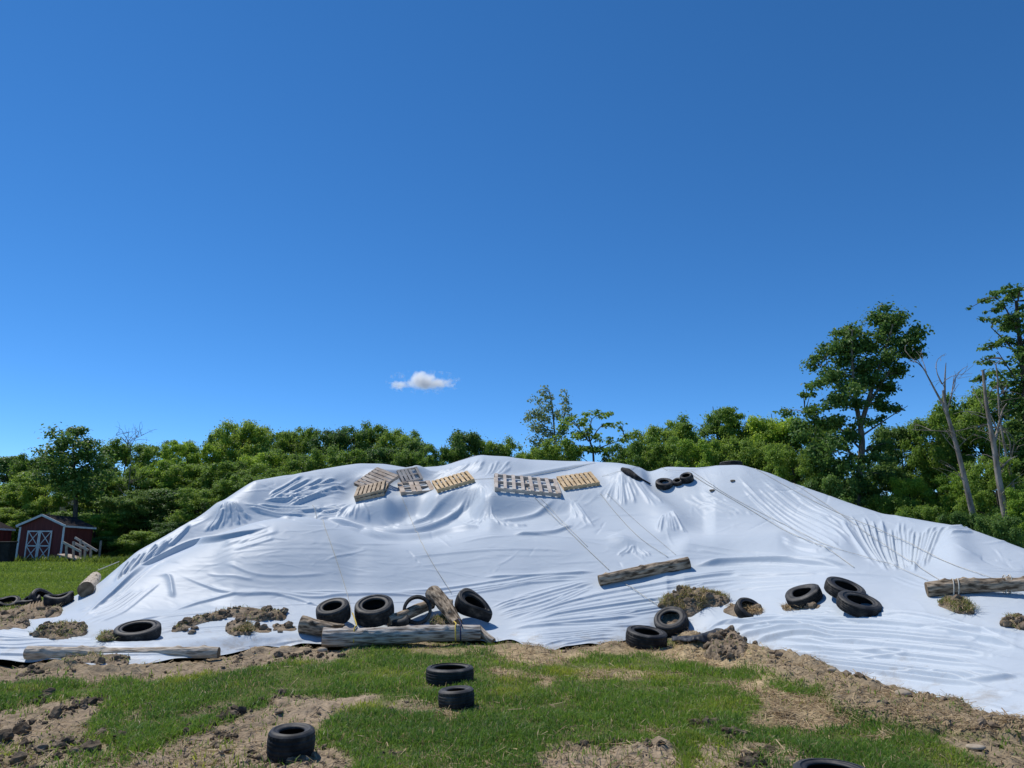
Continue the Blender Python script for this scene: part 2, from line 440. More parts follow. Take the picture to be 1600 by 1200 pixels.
VA = [(-400, 980, 17), (-150, 980, 17), (0, 975, 17.2), (100, 955, 17.5), (150, 926, 18), (200, 900, 18.5), (240, 886, 18.9), (300, 868, 19.3), (360, 846, 19.4), (430, 829, 19.5), (480, 827, 19.5), (540, 832, 19.2), (620, 841, 18.8), (680, 837, 18.8), (760, 813, 19), (850, 806, 19), (1000, 806, 19),
      (1150, 815, 18.6), (1300, 838, 17.7), (1400, 870, 16.7), (1440, 873, 16.6), (1500, 860, 16.6), (1600, 888, 16), (1850, 970, 15.5), (2200, 1040, 14.5)]
CR = [(-400, 978, 17.6), (-150, 978, 17.6), (0, 971, 17.8), (90, 948, 18.2), (150, 918, 18.8), (180, 890, 19.2), (215, 858, 19.8), (260, 832, 20.3), (310, 805, 20.8), (350, 780, 21.2), (395, 752, 21.6), (440, 743, 22), (500, 733, 22.6), (560, 725, 23.4), (600, 725, 23.8), (640, 731, 23.8), (690, 727, 23.6), (720, 718, 23.4), (750, 710, 23.2), (790, 712, 23.3),
      (830, 718, 23.5), (890, 722, 23.4), (930, 722, 22.8), (970, 723, 22), (990, 731, 22), (1005, 734, 22.2), (1040, 727, 22), (1090, 730, 21.8), (1120, 727, 21.3), (1160, 727, 21), (1200, 738, 20.8), (1240, 754, 20.5), (1300, 774, 20), (1340, 789, 19.6), (1380, 803, 19.2), (1430, 811, 18.9), (1480, 820, 18.6), (1530, 833, 18.2), (1580, 851, 17.8), (1620, 866, 17.5), (1850, 960, 16.5), (2200, 1035, 15.5)]

phi_c = np.concatenate([np.linspace(R(-52), R(-41), 40, endpoint=False), np.linspace(R(-41), R(41), 1480), np.linspace(R(41), R(60), 60)[1:]])
NCOL = len(phi_c)
def guide(g, ground=False, s=14):
    g = np.array(g, float)
    a, f, d = ray(g[:, 0], g[:, 1])
    ph = np.arctan2(a, f); e = d / np.hypot(a, f)
    r = (0.03 - HC) / e if ground else g[:, 2]
    o = np.argsort(ph)
    E = np.interp(phi_c, ph[o], e[o]); Rr = np.interp(phi_c, ph[o], r[o])
    E = gauss1(E, s, 0); Rr = gauss1(Rr, max(s, 8), 0)
    return Rr, HC + Rr * E
r0, z0 = guide(BE, True, s=8); z0[:] = 0.03
r0s = r0.copy(); r0 = r0 + 0.12 * fbm(phi_c * 16, phi_c * 0, 2, 3)
r1, z1 = guide(SK); r2, z2 = guide(LO); r3, z3 = guide(VA); r4, z4 = guide(CR, s=4)
fade = 1 - smooth01((phi_c - R(39)) / R(18))          # the heap runs out beyond the right edge
z1, z2, z3, z4 = [0.03 + (z - 0.03) * fade for z in (z1, z2, z3, z4)]
z4 = np.maximum(z4, 0.1); r1 = np.maximum(r1, r0 + 0.6)
r2 = np.maximum(r2, r1 + .5); r3 = np.maximum(r3, r2 + .4); r4 = np.maximum(r4, r3 + .4)
z5 = z4 * 0.62; r5 = r4 + 2.2 + z4 * .6
r6 = r5 + 1.5 + z4 * 1.4; z6 = np.full_like(z5, 0.0)
KRS = np.stack([r0s - .15, r1, r2, r3, r4, r5, r6], 1); KR = np.stack([r0, r1, r2, r3, r4, r5, r6], 1); KZ = np.stack([z0, z1, z2, z3, z4, z5, z6], 1)
def pchip(KR, KZ, Rq):
    h = np.diff(KR, axis=1); dl = np.diff(KZ, axis=1) / h
    m = np.zeros_like(KZ)
    w1 = 2 * h[:, 1:] + h[:, :-1]; w2 = h[:, 1:] + 2 * h[:, :-1]
    same = dl[:, 1:] * dl[:, :-1] > 0
    with np.errstate(all='ignore'):
        mm = (w1 + w2) / (w1 / dl[:, :-1] + w2 / dl[:, 1:])
    m[:, 1:-1] = np.where(same, mm, 0)
    m[:, 0] = dl[:, 0]; m[:, -1] = dl[:, -1]
    Z = np.zeros_like(Rq)
    k = np.zeros(Rq.shape, int)
    for i in range(1, KR.shape[1] - 1): k += Rq >= KR[:, i:i + 1]
    ci = np.arange(len(KR))[:, None]
    hh = h[ci, k]; t = (Rq - KR[ci, k]) / hh
    return ((1 + 2 * t) * (1 - t) ** 2 * KZ[ci, k] + t * (1 - t) ** 2 * hh * m[ci, k] + t * t * (3 - 2 * t) * KZ[ci, k + 1] + t * t * (t - 1) * hh * m[ci, k + 1])
NSEG = [330, 165, 50, 130, 26, 12]
rows = []
for i, n in enumerate(NSEG):
    tt = np.linspace(0, 1, n, endpoint=(i == len(NSEG) - 1))
    rows.append(KR[:, i:i + 1] * (1 - tt) + KR[:, i + 1:i + 2] * tt)
RR = np.concatenate(rows, 1)
ZZ = np.maximum(pchip(KRS, KZ, RR), .02)
NROW = RR.shape[1]
crest_row = sum(NSEG[:4])
XX = RR * np.sin(phi_c)[:, None]; YY = RR * np.cos(phi_c)[:, None]
ZB = gauss1(ZZ, 5, 1); ZB = gauss1(ZB, 2, 0)
# keep the outer edge where it is
edge_in = smooth01((RR - r0[:, None]) / 0.5)
lump = fbm(XX / 2.3, YY / 2.3, 2, 21) * 0.06 + fbm(XX / 0.9, YY / 0.9, 2, 41) * 0.012
ZB = ZZ * (1 - edge_in) + ZB * edge_in + lump * edge_in * smooth01(ZZ / 0.8)

# ------------------------------------------------------------------ folds of the film: height added along traced folds
FU0, FV0, FW, FS = -300, 680, 2200, 3      # FS canvas cells per pixel upright
FH = 560 * FS
FD = np.zeros((FW, FH))
def fold(pts, amp, wup=6., wdn=None, t0=0., t1=1., end=0.18, sharp=True):
    """ridge (amp>0) or groove; wup/wdn widths above/below the line (right/left for upright folds)"""
    wdn = wdn or wup
    p = catmull(pts, 1.5)
    n = len(p); a0, a1 = int(t0 * n), max(int(t1 * n), int(t0 * n) + 3)
    p = p[a0:a1]
    if len(p) < 3: return
    du = abs(p[-1, 0] - p[0, 0]); dv = abs(p[-1, 1] - p[0, 1])
    s = np.linspace(0, 1, len(p))
    A = amp * smooth01(s / end) * smooth01((1 - s) / end)
    hor = du >= dv
    if hor and sharp and p[:, 1].mean() > 880:
        k_ = 1 + .9 * smooth01((p[:, 0].mean() - 1050) / 250)          # nearer the camera on the right: wider in the picture
        wup *= .70 * k_ ** .5; wdn *= .42 * k_; A = A * .42
    elif sharp:
        wup *= .75; wdn *= .62; A = A * (1.05 if hor else 1.05)
    k = 0 if hor else 1
    if p[-1, k] < p[0, k]: p = p[::-1]; A = A[::-1]
    mono = np.maximum.accumulate(p[:, k])
    lo, hi = int(math.ceil(mono[0])), int(mono[-1])
    if hi - lo < 2: return
    q = np.arange(lo, hi + 1)
    c = np.interp(q, mono, p[:, 1 - k]); aa = np.interp(q, mono, A)
    cs = 1 / np.sqrt(1 + np.gradient(c) ** 2)
    off = int(3.2 * max(wup, wdn) / cs.min()) + 2
    off = min(off, 160)
    fs = FS if hor else 1
    jj = np.arange(-off * fs, off * fs + 1)
    if not hor:
        q = np.arange(lo, hi, 1 / FS); c = np.interp(q, mono, p[:, 1 - k]); aa = np.interp(q, mono, A)
        cs = 1 / np.sqrt(1 + (np.gradient(c) * FS) ** 2)
    ci = np.floor(c * fs).astype(int)
    J = ci[:, None] + jj[None]
    d = (J / fs - c[:, None]) * cs[:, None]            # >0 below (or right of) the line
    wpos, wneg = (wdn, wup)
    g = np.where(d > 0, np.exp(-(d / wpos) ** 2), np.exp(-np.abs(d) / (wneg * 0.8)) if sharp else np.exp(-(d / wneg) ** 2))
    val = aa[:, None] * g
    if hor: iu = np.broadcast_to((q - FU0)[:, None], J.shape); iv = J - FV0 * FS
    else: iv = np.broadcast_to(np.round((q - FV0) * FS).astype(int)[:, None], J.shape); iu = J - FU0
    ok = (iu >= 0) & (iu < FW) & (iv >= 0) & (iv < FH)
    if sharp and amp > 0: np.maximum.at(FD, (iu[ok], iv[ok]), val[ok])   # creases merge where they meet
    else: np.add.at(FD, (iu[ok], iv[ok]), val[ok])
fr = random.Random(11)
def fam(A, B, n, amp, wup, wdn=None, jit=3., cut=0.35, sharp=True, minlen=.35):
    m = max(len(A), len(B), 5)
    def rs(P):
        p = catmull(P, 1.5); return p[np.linspace(0, len(p) - 1, m).astype(int)]
    a, b = rs(A), rs(B)
    if (a[:, 1].mean() + b[:, 1].mean()) / 2 > 885:
        cut = min(cut, .22); jit = min(jit, 1.4); n = int(n * .85)
    n = int(n * 1.3); amp *= 1.05
    for i in range(n):
        t = (i + fr.uniform(.1, .9)) / n
        p = a * (1 - t) + b * t + np.array([[fr.uniform(-jit, jit) * .35, fr.uniform(-jit, jit) * .5] for _ in range(m)]) * np.linspace(.4, 1, m)[:, None]
        t0 = fr.uniform(0, cut); t1 = 1 - fr.uniform(0, cut)
        if t1 - t0 < minlen: t0, t1 = 0, 1
        k = fr.uniform(.45, 1.35)
        fold(p, amp * k, wup * fr.uniform(.7, 1.5), (wdn or wup) * fr.uniform(.7, 1.4), t0, t1, sharp=sharp)
# broad forms
B_ = dict(sharp=False)
fold([(972, 722), (985, 745), (1010, 775), (1050, 808), (1062, 835)], .30, 26, 22, **B_)
fold([(1000, 735), (1030, 760), (1075, 795), (1120, 815)], -.22, 24, 24, **B_)
fold([(752, 762), (758, 785), (762, 815)], .32, 24, 24, end=.4, **B_)
fold([(760, 800), (766, 818), (768, 836)], .16, 14, 14, end=.4, **B_)
fold([(880, 772), (905, 800), (918, 828)], .16, 16, 16, end=.4, **B_)
fold([(1030, 812), (1052, 845)], .14, 14, 14, end=.4, **B_)
fold([(960, 830), (985, 860)], .12, 16, 12, end=.4, **B_)
fold([(345, 778), (352, 795), (345, 815)], .15, 24, 28, end=.5, **B_)
fold([(540, 775), (555, 800), (545, 822)], .20, 20, 24, end=.4, **B_)
fold([(1270, 790), (1310, 840), (1330, 880)], .22, 30, 24, end=.4, **B_)
fold([(1480, 815), (1490, 855), (1500, 890)], .24, 26, 30, end=.4, **B_)
fold([(1370, 820), (1395, 855), (1410, 892)], -.25, 26, 26, end=.4, **B_)
fold([(1040, 860), (1150, 850), (1250, 850)], .16, 20, 14, **B_)
fold([(330, 905), (430, 870), (560, 880)], .12, 40, 40, **B_)
fold([(1090, 1000), (1150, 985), (1300, 990)], .10, 16, 14, **B_)
fold([(0, 1005), (100, 1012), (250, 1012), (420, 998), (520, 995)], .12, 9, 7, **B_)
fold([(500, 985), (620, 1000), (720, 1000)], .10, 8, 5, **B_)
FDB = FD.copy(); FD[:] = 0                 # broad forms kept apart from the creases
# hem of the back film lying over the front one
fold([(120, 968), (165, 938), (215, 892), (260, 866), (300, 849), (345, 842), (390, 834), (430, 820)], .13, 7, 2.2)
fold([(160, 960), (210, 908), (250, 877), (300, 857)], .07, 4, 2.0)
# swags and tension folds
fam([(203, 874), (190, 892), (176, 914)], [(312, 808), (285, 835), (255, 866)], 12, .11, 2.6, 2.0, 2)
fam([(348, 786), (335, 808), (312, 834)], [(366, 786), (385, 800), (408, 818)], 13, .085, 2.6, 2.2, 1.5)
fam([(372, 782), (430, 792), (500, 790), (560, 778)], [(385, 792), (430, 808), (470, 808)], 7, .09, 2.8, 2.0, 2)
fam([(470, 742), (445, 757), (405, 782)], [(590, 738), (530, 762), (450, 790)], 11, .10, 2.6, 2.0, 3, cut=.25)
fam([(395, 783), (470, 778), (560, 764)], [(440, 764), (500, 758), (570, 742)], 8, .10, 2.6, 2.0, 2, cut=.25)
fam([(560, 788), (535, 800), (508, 812)], [(566, 786), (570, 805), (585, 822)], 9, .12, 3.5, 2.4, 2)
fam([(480, 795), (530, 790), (560, 784)], [(490, 812), (530, 806), (560, 792)], 5, .09, 3, 2)
fold([(505, 806), (560, 826), (610, 833), (660, 828), (705, 810), (742, 778)], .20, 8, 3.2)
fold([(545, 822), (600, 838), (660, 838), (715, 828), (760, 822)], .16, 7, 3)
fold([(630, 822), (680, 806), (735, 772)], .15, 7, 3)
fam([(560, 812), (620, 826), (690, 812)], [(600, 815), (640, 820), (700, 795)], 4, .07, 4, 2.4)
fam([(748, 768), (725, 782), (690, 806)], [(764, 768), (790, 785), (835, 800)], 16, .06, 3.2, 2.2, 2.5)
fold([(748, 776), (758, 790), (757, 808)], .10, 3, 2)
fam([(762, 806), (735, 815), (700, 826)], [(770, 806), (800, 818), (850, 822)], 9, .05, 3, 2, 2)
fold([(770, 818), (830, 808), (870, 790), (890, 780)], .10, 6, 2.6)
fold([(800, 835), (860, 832), (900, 820)], .08, 6, 2.4)
fam([(735, 717), (700, 735), (650, 755)], [(768, 716), (735, 745), (700, 770)], 11, .085, 3.6, 2.4, 2)
fam([(770, 716), (765, 735), (750, 755)], [(810, 720), (790, 738), (765, 750)], 6, .05, 3, 2.2, 2)
fold([(735, 749), (800, 746), (860, 737), (930, 724)], .10, 5, 2.4)
fam([(620, 738), (680, 738), (720, 728)], [(630, 752), (690, 748), (730, 735)], 5, .06, 3, 2)
fam([(962, 742), (945, 762), (925, 790)], [(985, 742), (1015, 772), (1055, 808)], 13, .05, 3.4, 2.4, 2.5)
fam([(1042, 806), (1030, 820), (1022, 838)], [(1050, 808), (1065, 822), (1085, 840)], 8, .06, 3, 2, 2)
fam([(885, 778), (895, 800), (905, 825)], [(900, 790), (915, 808), (940, 826)], 6, .05, 3, 2, 2)
fam([(985, 855), (965, 865), (945, 872)], [(995, 852), (1010, 862), (1035, 870)], 6, .04, 3, 2, 2)
fam([(1060, 770), (1100, 790), (1150, 808)], [(1100, 760), (1150, 790), (1220, 820)], 9, .035, 4, 3, 3)
fam([(1135, 735), (1190, 795), (1250, 840), (1320, 880)], [(1215, 745), (1290, 790), (1370, 840)], 18, .05, 3.6, 2.4, 3)
fam([(1300, 800), (1330, 845), (1372, 893)], [(1480, 822), (1458, 858), (1442, 897)], 30, .085, 2.6, 2.2, 1.6, cut=.2)
fam([(1470, 830), (1500, 822), (1515, 818)], [(1480, 850), (1510, 838), (1530, 828)], 6, .06, 3, 2, 2)
fam([(1200, 850), (1290, 870), (1330, 860)], [(1180, 830), (1250, 850), (1320, 850)], 4, .06, 4, 2.4)
fam([(1380, 898), (1420, 915), (1460, 925)], [(1440, 895), (1500, 905), (1560, 915)], 7, .04, 3, 2, 2)
fam([(1490, 880), (1560, 888), (1620, 890)], [(1500, 900), (1560, 905), (1620, 905)], 5, .05, 3.5, 2.2, 2)
# skirt, middle
fam([(560, 925), (700, 920), (800, 900), (935, 892)], [(690, 935), (790, 920), (860, 905), (938, 902)], 8, .10, 4.5, 2.0, 2)
fam([(766, 946), (850, 920), (930, 904)], [(770, 972), (860, 948), (938, 912)], 10, .13, 4, 1.9, 2)
fam([(780, 975), (900, 935), (1000, 916), (1100, 893), (1290, 884)], [(770, 988), (900, 980), (1000, 970), (1035, 958)], 14, .14, 5, 2.0, 3, cut=.3)
fam([(780, 990), (900, 980), (975, 972)], [(800, 1006), (880, 1002), (970, 992)], 8, .09, 4, 1.8, 2)
fam([(1075, 882), (1180, 878), (1300, 884)], [(1085, 905), (1200, 900), (1340, 896)], 6, .12, 5, 2.0, 2, cut=.2)
fam([(1040, 925), (1150, 908), (1300, 905)], [(1160, 925), (1230, 918), (1330, 912)], 5, .08, 5, 2.2, 2)
fold([(1080, 884), (1150, 878), (1240, 876), (1330, 884)], .16, 6, 2)
fold([(750, 902), (850, 899), (935, 893)], .16, 6, 2)
# skirt, right
fam([(1150, 955), (1280, 958), (1420, 962), (1620, 985)], [(1190, 1030), (1350, 1050), (1620, 1085)], 17, .24, 3.4, 2.2, .5, cut=.22)
fam([(1110, 975), (1180, 960), (1250, 958)], [(1150, 1010), (1250, 995), (1330, 998)], 6, .20, 3.4, 2.2, .5, cut=.2)
fam([(1300, 1045), (1450, 1062), (1620, 1072)], [(1420, 1085), (1530, 1110), (1650, 1150)], 12, .06, 5, 2.6, 3, cut=.5, minlen=.25)
fam([(1330, 950), (1430, 955), (1520, 975)], [(1370, 965), (1460, 975), (1620, 1000)], 7, .10, 5, 2.2, 3, cut=.4)
fam([(1180, 925), (1260, 945), (1330, 950)], [(1200, 950), (1260, 955), (1320, 955)], 4, .06, 4, 2, 2)
for pts, a_ in (([(900, 938), (960, 925), (1040, 908), (1090, 900), (1180, 893), (1290, 890)], 1.2), ([(900, 963), (960, 962), (1010, 952), (1030, 945)], 1.2), ([(1000, 930), (1060, 925), (1120, 906), (1200, 900), (1300, 890)], .9), ([(900, 978), (1000, 978), (1022, 976)], .8),
                ([(1080, 881), (1160, 874), (1220, 876), (1290, 882), (1340, 893)], 1.2), ([(1100, 988), (1150, 976), (1220, 985)], 1.2), ([(750, 899), (850, 898), (935, 892)], 1.3), ([(700, 922), (760, 916), (830, 910), (900, 905), (930, 900)], 1), ([(765, 950), (800, 938), (840, 926)], 1.3), ([(768, 955), (820, 940), (850, 932), (890, 918)], 1.2),
                ([(770, 963), (850, 945), (890, 925), (912, 915)], 1.2), ([(870, 942), (950, 928), (1000, 920)], 1), ([(890, 963), (960, 960), (1010, 948)], 1.1), ([(780, 978), (880, 975), (960, 974), (1030, 978)], .9), ([(840, 1010), (880, 1000), (912, 990)], .9), ([(860, 1012), (920, 1000), (970, 996)], .9),
                ([(1415, 978), (1470, 984), (1530, 998), (1610, 1018)], 1.5), ([(1210, 1005), (1260, 1012), (1330, 1018), (1420, 1015), (1450, 1018)], 1.4), ([(1245, 1015), (1300, 1021), (1360, 1025), (1410, 1022)], 1.3), ([(1255, 1033), (1320, 1030), (1400, 1024), (1470, 1016)], 1.3), ([(1340, 1052), (1420, 1051), (1500, 1049), (1540, 1045)], 1.2),
                ([(1340, 956), (1450, 964), (1600, 1002)], 1.1), ([(1200, 996), (1300, 1000), (1420, 1005), (1610, 1034)], 1.2), ([(1150, 986), (1250, 986), (1340, 992)], 1.1), ([(1480, 1064), (1540, 1061), (1600, 1055)], 1), ([(1180, 968), (1280, 970), (1380, 978)], 1), ([(1250, 895), (1330, 897), (1400, 902)], .8), ([(690, 923), (620, 928), (540, 926), (440, 924)], .9),
                ([(180, 968), (240, 965), (320, 958), (420, 950)], .9), ([(150, 985), (230, 985), (330, 975)], .8)):
    low_ = np.mean([q_[1] for q_ in pts]) > 950 and np.mean([q_[0] for q_ in pts]) > 1100
    fold(pts, (.20 if low_ else .11) * a_, 3.0 if low_ else 2.6, 2.2 if low_ else 1.6, end=.3)
# skirt, left
fam([(-100, 965), (0, 978), (80, 990), (180, 1000)], [(-100, 1028), (60, 1030), (180, 1030), (330, 1026)], 15, .10, 4.5, 2.0, 3, cut=.5, minlen=.25)
fam([(100, 955), (150, 945), (200, 920)], [(120, 985), (190, 960), (260, 905)], 8, .08, 5, 2.4, 2)
fam([(180, 975), (250, 962), (330, 955), (480, 955)], [(240, 1000), (330, 985), (420, 985), (500, 985)], 14, .08, 4.5, 2.0, 3, cut=.45, minlen=.25)
fam([(360, 1015), (420, 1005), (510, 1000)], [(340, 1020), (430, 1015), (510, 1008)], 5, .08, 3, 1.8, 2)
fold([(250, 960), (340, 935), (420, 928), (490, 945), (560, 972)], .10, 6, 2.2)
fold([(275, 896), (320, 915), (365, 930), (430, 928), (490, 934), (560, 928), (690, 932)], .10, 7, 2.4)
fold([(430, 925), (520, 930), (590, 928), (700, 926)], .09, 6, 2.2)
# front dome, slack wrinkles
fam([(280, 870), (400, 850), (520, 850), (640, 862)], [(300, 925), (450, 915), (600, 915), (740, 912)], 6, .012, 7, 5, 7, cut=.7, minlen=.1)
fam([(620, 862), (760, 850), (900, 855)], [(640, 905), (780, 892), (930, 882)], 5, .014, 7, 4, 7, cut=.7, minlen=.1)
fam([(900, 850), (1040, 862), (1200, 868)], [(1000, 885), (1100, 872), (1280, 872)], 5, .022, 6, 3, 5, cut=.6, minlen=.15)
fold([(345, 882), (390, 900), (450, 903), (520, 900)], .05, 7, 4)
fold([(320, 895), (360, 905), (400, 910)], .04, 6, 4)
fold([(255, 895), (265, 905), (270, 935)], .05, 6, 5)
fam([(340, 850), (370, 842), (420, 825)], [(360, 870), (420, 850), (470, 838)], 6, .03, 6, 4, 3)
for i in range(520):
    u = fr.uniform(150, 1640); v = fr.uniform(735, 1100)
    l = fr.uniform(12, 60); a = fr.gauss(0, .35) + (0.9 * math.sin(u * .02 + v * .03) if v < 890 else 0)
    if v > 900:
        a *= .35
        if fr.random() < .5 or u > 1100: continue
    p = [(u - l * math.cos(a), v - l * math.sin(a) * .6), (u + fr.uniform(-4, 4), v + fr.uniform(-5, 5)), (u + l * math.cos(a), v + l * math.sin(a) * .6)]
    fold(p, fr.choice([-1, 1, 1]) * fr.uniform(.006, .022), fr.uniform(2, 5), fr.uniform(1.6, 3), end=.4)
# creases take up slack: they ride on the surface without raising it
FD = FD - gauss1(gauss1(FD, 20, 0), 9 * FS, 1) + FDB * .75
# crumple: domain-warped noise, stretched along the contours of the heap
cu, cv = np.meshgrid(FU0 + np.arange(FW), FV0 + np.arange(FH) / FS, indexing='ij')
rid = 1 - np.abs(fbm(cu / 60 + 1.3 * fbm(cu / 90, cv / 40, 2, 71), cv / 16 + 1.2 * fbm(cu / 80, cv / 30, 2, 77), 3, 73))
FD += 0.006 * (rid ** 3 - .5)
FD = gauss1(gauss1(FD, .8, 0), 1.3, 1)

pu, pv = proj(XX, YY, ZB)
fi = np.clip(pu - FU0, 0, FW - 2); fj = np.clip((pv - FV0) * FS, 0, FH - 2)
i0 = fi.astype(int); j0 = fj.astype(int); ax = fi - i0; ay = fj - j0
dsp = (FD[i0, j0] * (1 - ax) * (1 - ay) + FD[i0 + 1, j0] * ax * (1 - ay) + FD[i0, j0 + 1] * (1 - ax) * ay + FD[i0 + 1, j0 + 1] * ax * ay)
rowi = np.arange(NROW)[None]
dsp = dsp * (1 - smooth01((rowi - crest_row + 8) / 14.)) * smooth01((RR - r0[:, None]) / .25 + .25)
ZS = ZB + dsp
ZS = np.maximum(ZS, 0.02 + 0 * ZS)
# the edge is tucked into the soil here and there, and curls up elsewhere
tuck = vnoise(phi_c * 40, phi_c * 0, 91)
lip = np.exp(-((RR - r0[:, None]) / .10) ** 2)
ZS = ZS + lip * ((tuck - .45) * 0.08)[:, None]

# ------------------------------------------------------------------ ground height
def ground_z(x, y):
    x = np.asarray(x, float); y = np.asarray(y, float)
    r = np.hypot(x, y); ph = np.arctan2(x, y)
    z = 0.05 * fbm(x / 5, y / 5, 3, 31)
    far = np.clip(y - 17, 0, 26) * 0.0155 + np.clip(y - 43, 0, 60) * 0.045 + np.clip(y - 100, 0, 500) * 0.06
    z = z + far + np.where(r > 25, 0.15 * fbm(x / 14, y / 14, 3, 33), 0)
    zd = zsample(Zdirt, x, y); zb = zsample(Zberm, x, y); zt = zsample(Zstraw, x, y)
    near = (r < 18)
    n1 = fbm(x / .45, y / .45, 4, 51, .6); n2 = 1 - np.abs(fbm(x / .22, y / .22, 3, 57))
    n3 = fbm(x / .10, y / .10, 3, 59, .6)
    rut = fbm(x / 1.1, y / .5, 3, 58)
    z = z + near * zd * (0.07 * n1 + 0.05 * (n2 - .6) + .025 * n3 + .05 * rut) - near * .02 * zd
    z = z + near * zb * (0.10 + 0.10 * n1 + 0.07 * (n2 - .6) + .03 * n3) + near * zt * (.015 + .035 * n1)
    z = z + near * 0.018 * fbm(x / .3, y / .3, 3, 61)
    # soil bank thrown up along the edge of the film
    rb = np.interp(ph, phi_c, r0)
    bank = np.exp(-((r - rb + 0.22) / 0.24) ** 2) * np.clip(vnoise(ph * 30, r * 0, 65) * 1.5 - .25, 0, 1)
    z = z + bank * (0.10 + .06 * n1) * near
    inside_ = smooth01((r - rb - 0.02) / 0.25) * (1 - smooth01((r - np.interp(ph, phi_c, r6) + .1) / .5)) * ((ph > phi_c[0]) & (ph < phi_c[-1]))
    return z * (1 - inside_) - 0.15 * inside_

def film_z(x, y):
    """height of the film surface (or -9 outside it)"""
    x = np.atleast_1d(np.asarray(x, float)); y = np.atleast_1d(np.asarray(y, float))
    ph = np.arctan2(x, y); r = np.hypot(x, y)
    fc = np.interp(ph, phi_c, np.arange(NCOL)); c0 = np.clip(fc.astype(int), 0, NCOL - 2); tc = fc - c0
    out = np.zeros(len(x))
    res = []
    for cc in (c0, c0 + 1):
        rr = RR[cc]; k = np.clip((rr <= r[:, None]).sum(1) - 1, 0, NROW - 2)
        a = np.arange(len(x))
        t = np.clip((r - rr[a, k]) / (rr[a, k + 1] - rr[a, k] + 1e-9), 0, 1)
        res.append(ZS[cc, k] * (1 - t) + ZS[cc, k + 1] * t)
    z = res[0] * (1 - tc) + res[1] * tc
    ins = (r >= np.interp(ph, phi_c, r0)) & (r <= np.interp(ph, phi_c, r6)) & (ph > phi_c[0]) & (ph < phi_c[-1])
    return np.where(ins, z, -9)

def surf_z(x, y):
    x = np.atleast_1d(np.asarray(x, float)); y = np.atleast_1d(np.asarray(y, float))
    return np.maximum(film_z(x, y), ground_z(x, y))

def hit_many(u, v, off=0.0):
    """first points where the sight lines through (u,v) come within off of the surface"""
    u = np.atleast_1d(np.asarray(u, float)).ravel(); v = np.atleast_1d(np.asarray(v, float)).ravel()
    a, f, d = ray(u, v)
    l = np.hypot(a, f); e = d / l
    ph = np.arctan2(a, f)
    fc = np.interp(ph, phi_c, np.arange(NCOL)); c0 = np.clip(fc.astype(int), 0, NCOL - 2); tc = (fc - c0)[:, None]
    rr = RR[c0] * (1 - tc) + RR[c0 + 1] * tc; zz = ZS[c0] * (1 - tc) + ZS[c0 + 1] * tc
    gap = HC + e[:, None] * rr - off - zz
    k = np.argmax(gap < 0, 1); n = np.arange(len(u))
    none = ~(gap < 0).any(1)
    k0 = np.maximum(k - 1, 0)
    g0, g1 = gap[n, k0], gap[n, k]
    t = np.where(k > 0, g0 / (g0 - g1 + 1e-12), 0); t = np.clip(t, 0, 1)
    r = rr[n, k0] * (1 - t) + rr[n, k] * t
    # sight lines that meet the turf before the film
    chk = np.where((k == 0) | none | (gap[:, 0] < .35))[0]
    if len(chk):
        rs = np.linspace(5.0, 1, 1)[0] + (np.where(none[chk], 24.0, r[chk]) - 5.0)[:, None] * np.linspace(0, 1, 140)[None]
        gx_ = rs * (a / l)[chk, None]; gy_ = rs * (f / l)[chk, None]
        gg = HC + e[chk, None] * rs - off - ground_z(gx_, gy_)
        kk = np.argmax(gg < 0, 1); got = (gg < 0).any(1)
        m = np.arange(len(chk)); k0 = np.maximum(kk - 1, 0)
        t = np.clip(gg[m, k0] / (gg[m, k0] - gg[m, kk] + 1e-12), 0, 1)
        rg_ = rs[m, k0] * (1 - t) + rs[m, kk] * t
        r[chk] = np.where(got, rg_, np.where(none[chk], 24.0, r[chk]))
    return np.stack([r * a / l, r * f / l, HC + e * r], 1)

def hit(u, v, off=0.0):
    return Vector(hit_many(u, v, off)[0])

def normal_at(p, e=0.3):
    xs = np.array([p.x - e, p.x + e, p.x, p.x]); ys = np.array([p.y, p.y, p.y - e, p.y + e])
    z = surf_z(xs, ys)
    return Vector((-(z[1] - z[0]) / (2 * e), -(z[3] - z[2]) / (2 * e), 1)).normalized()

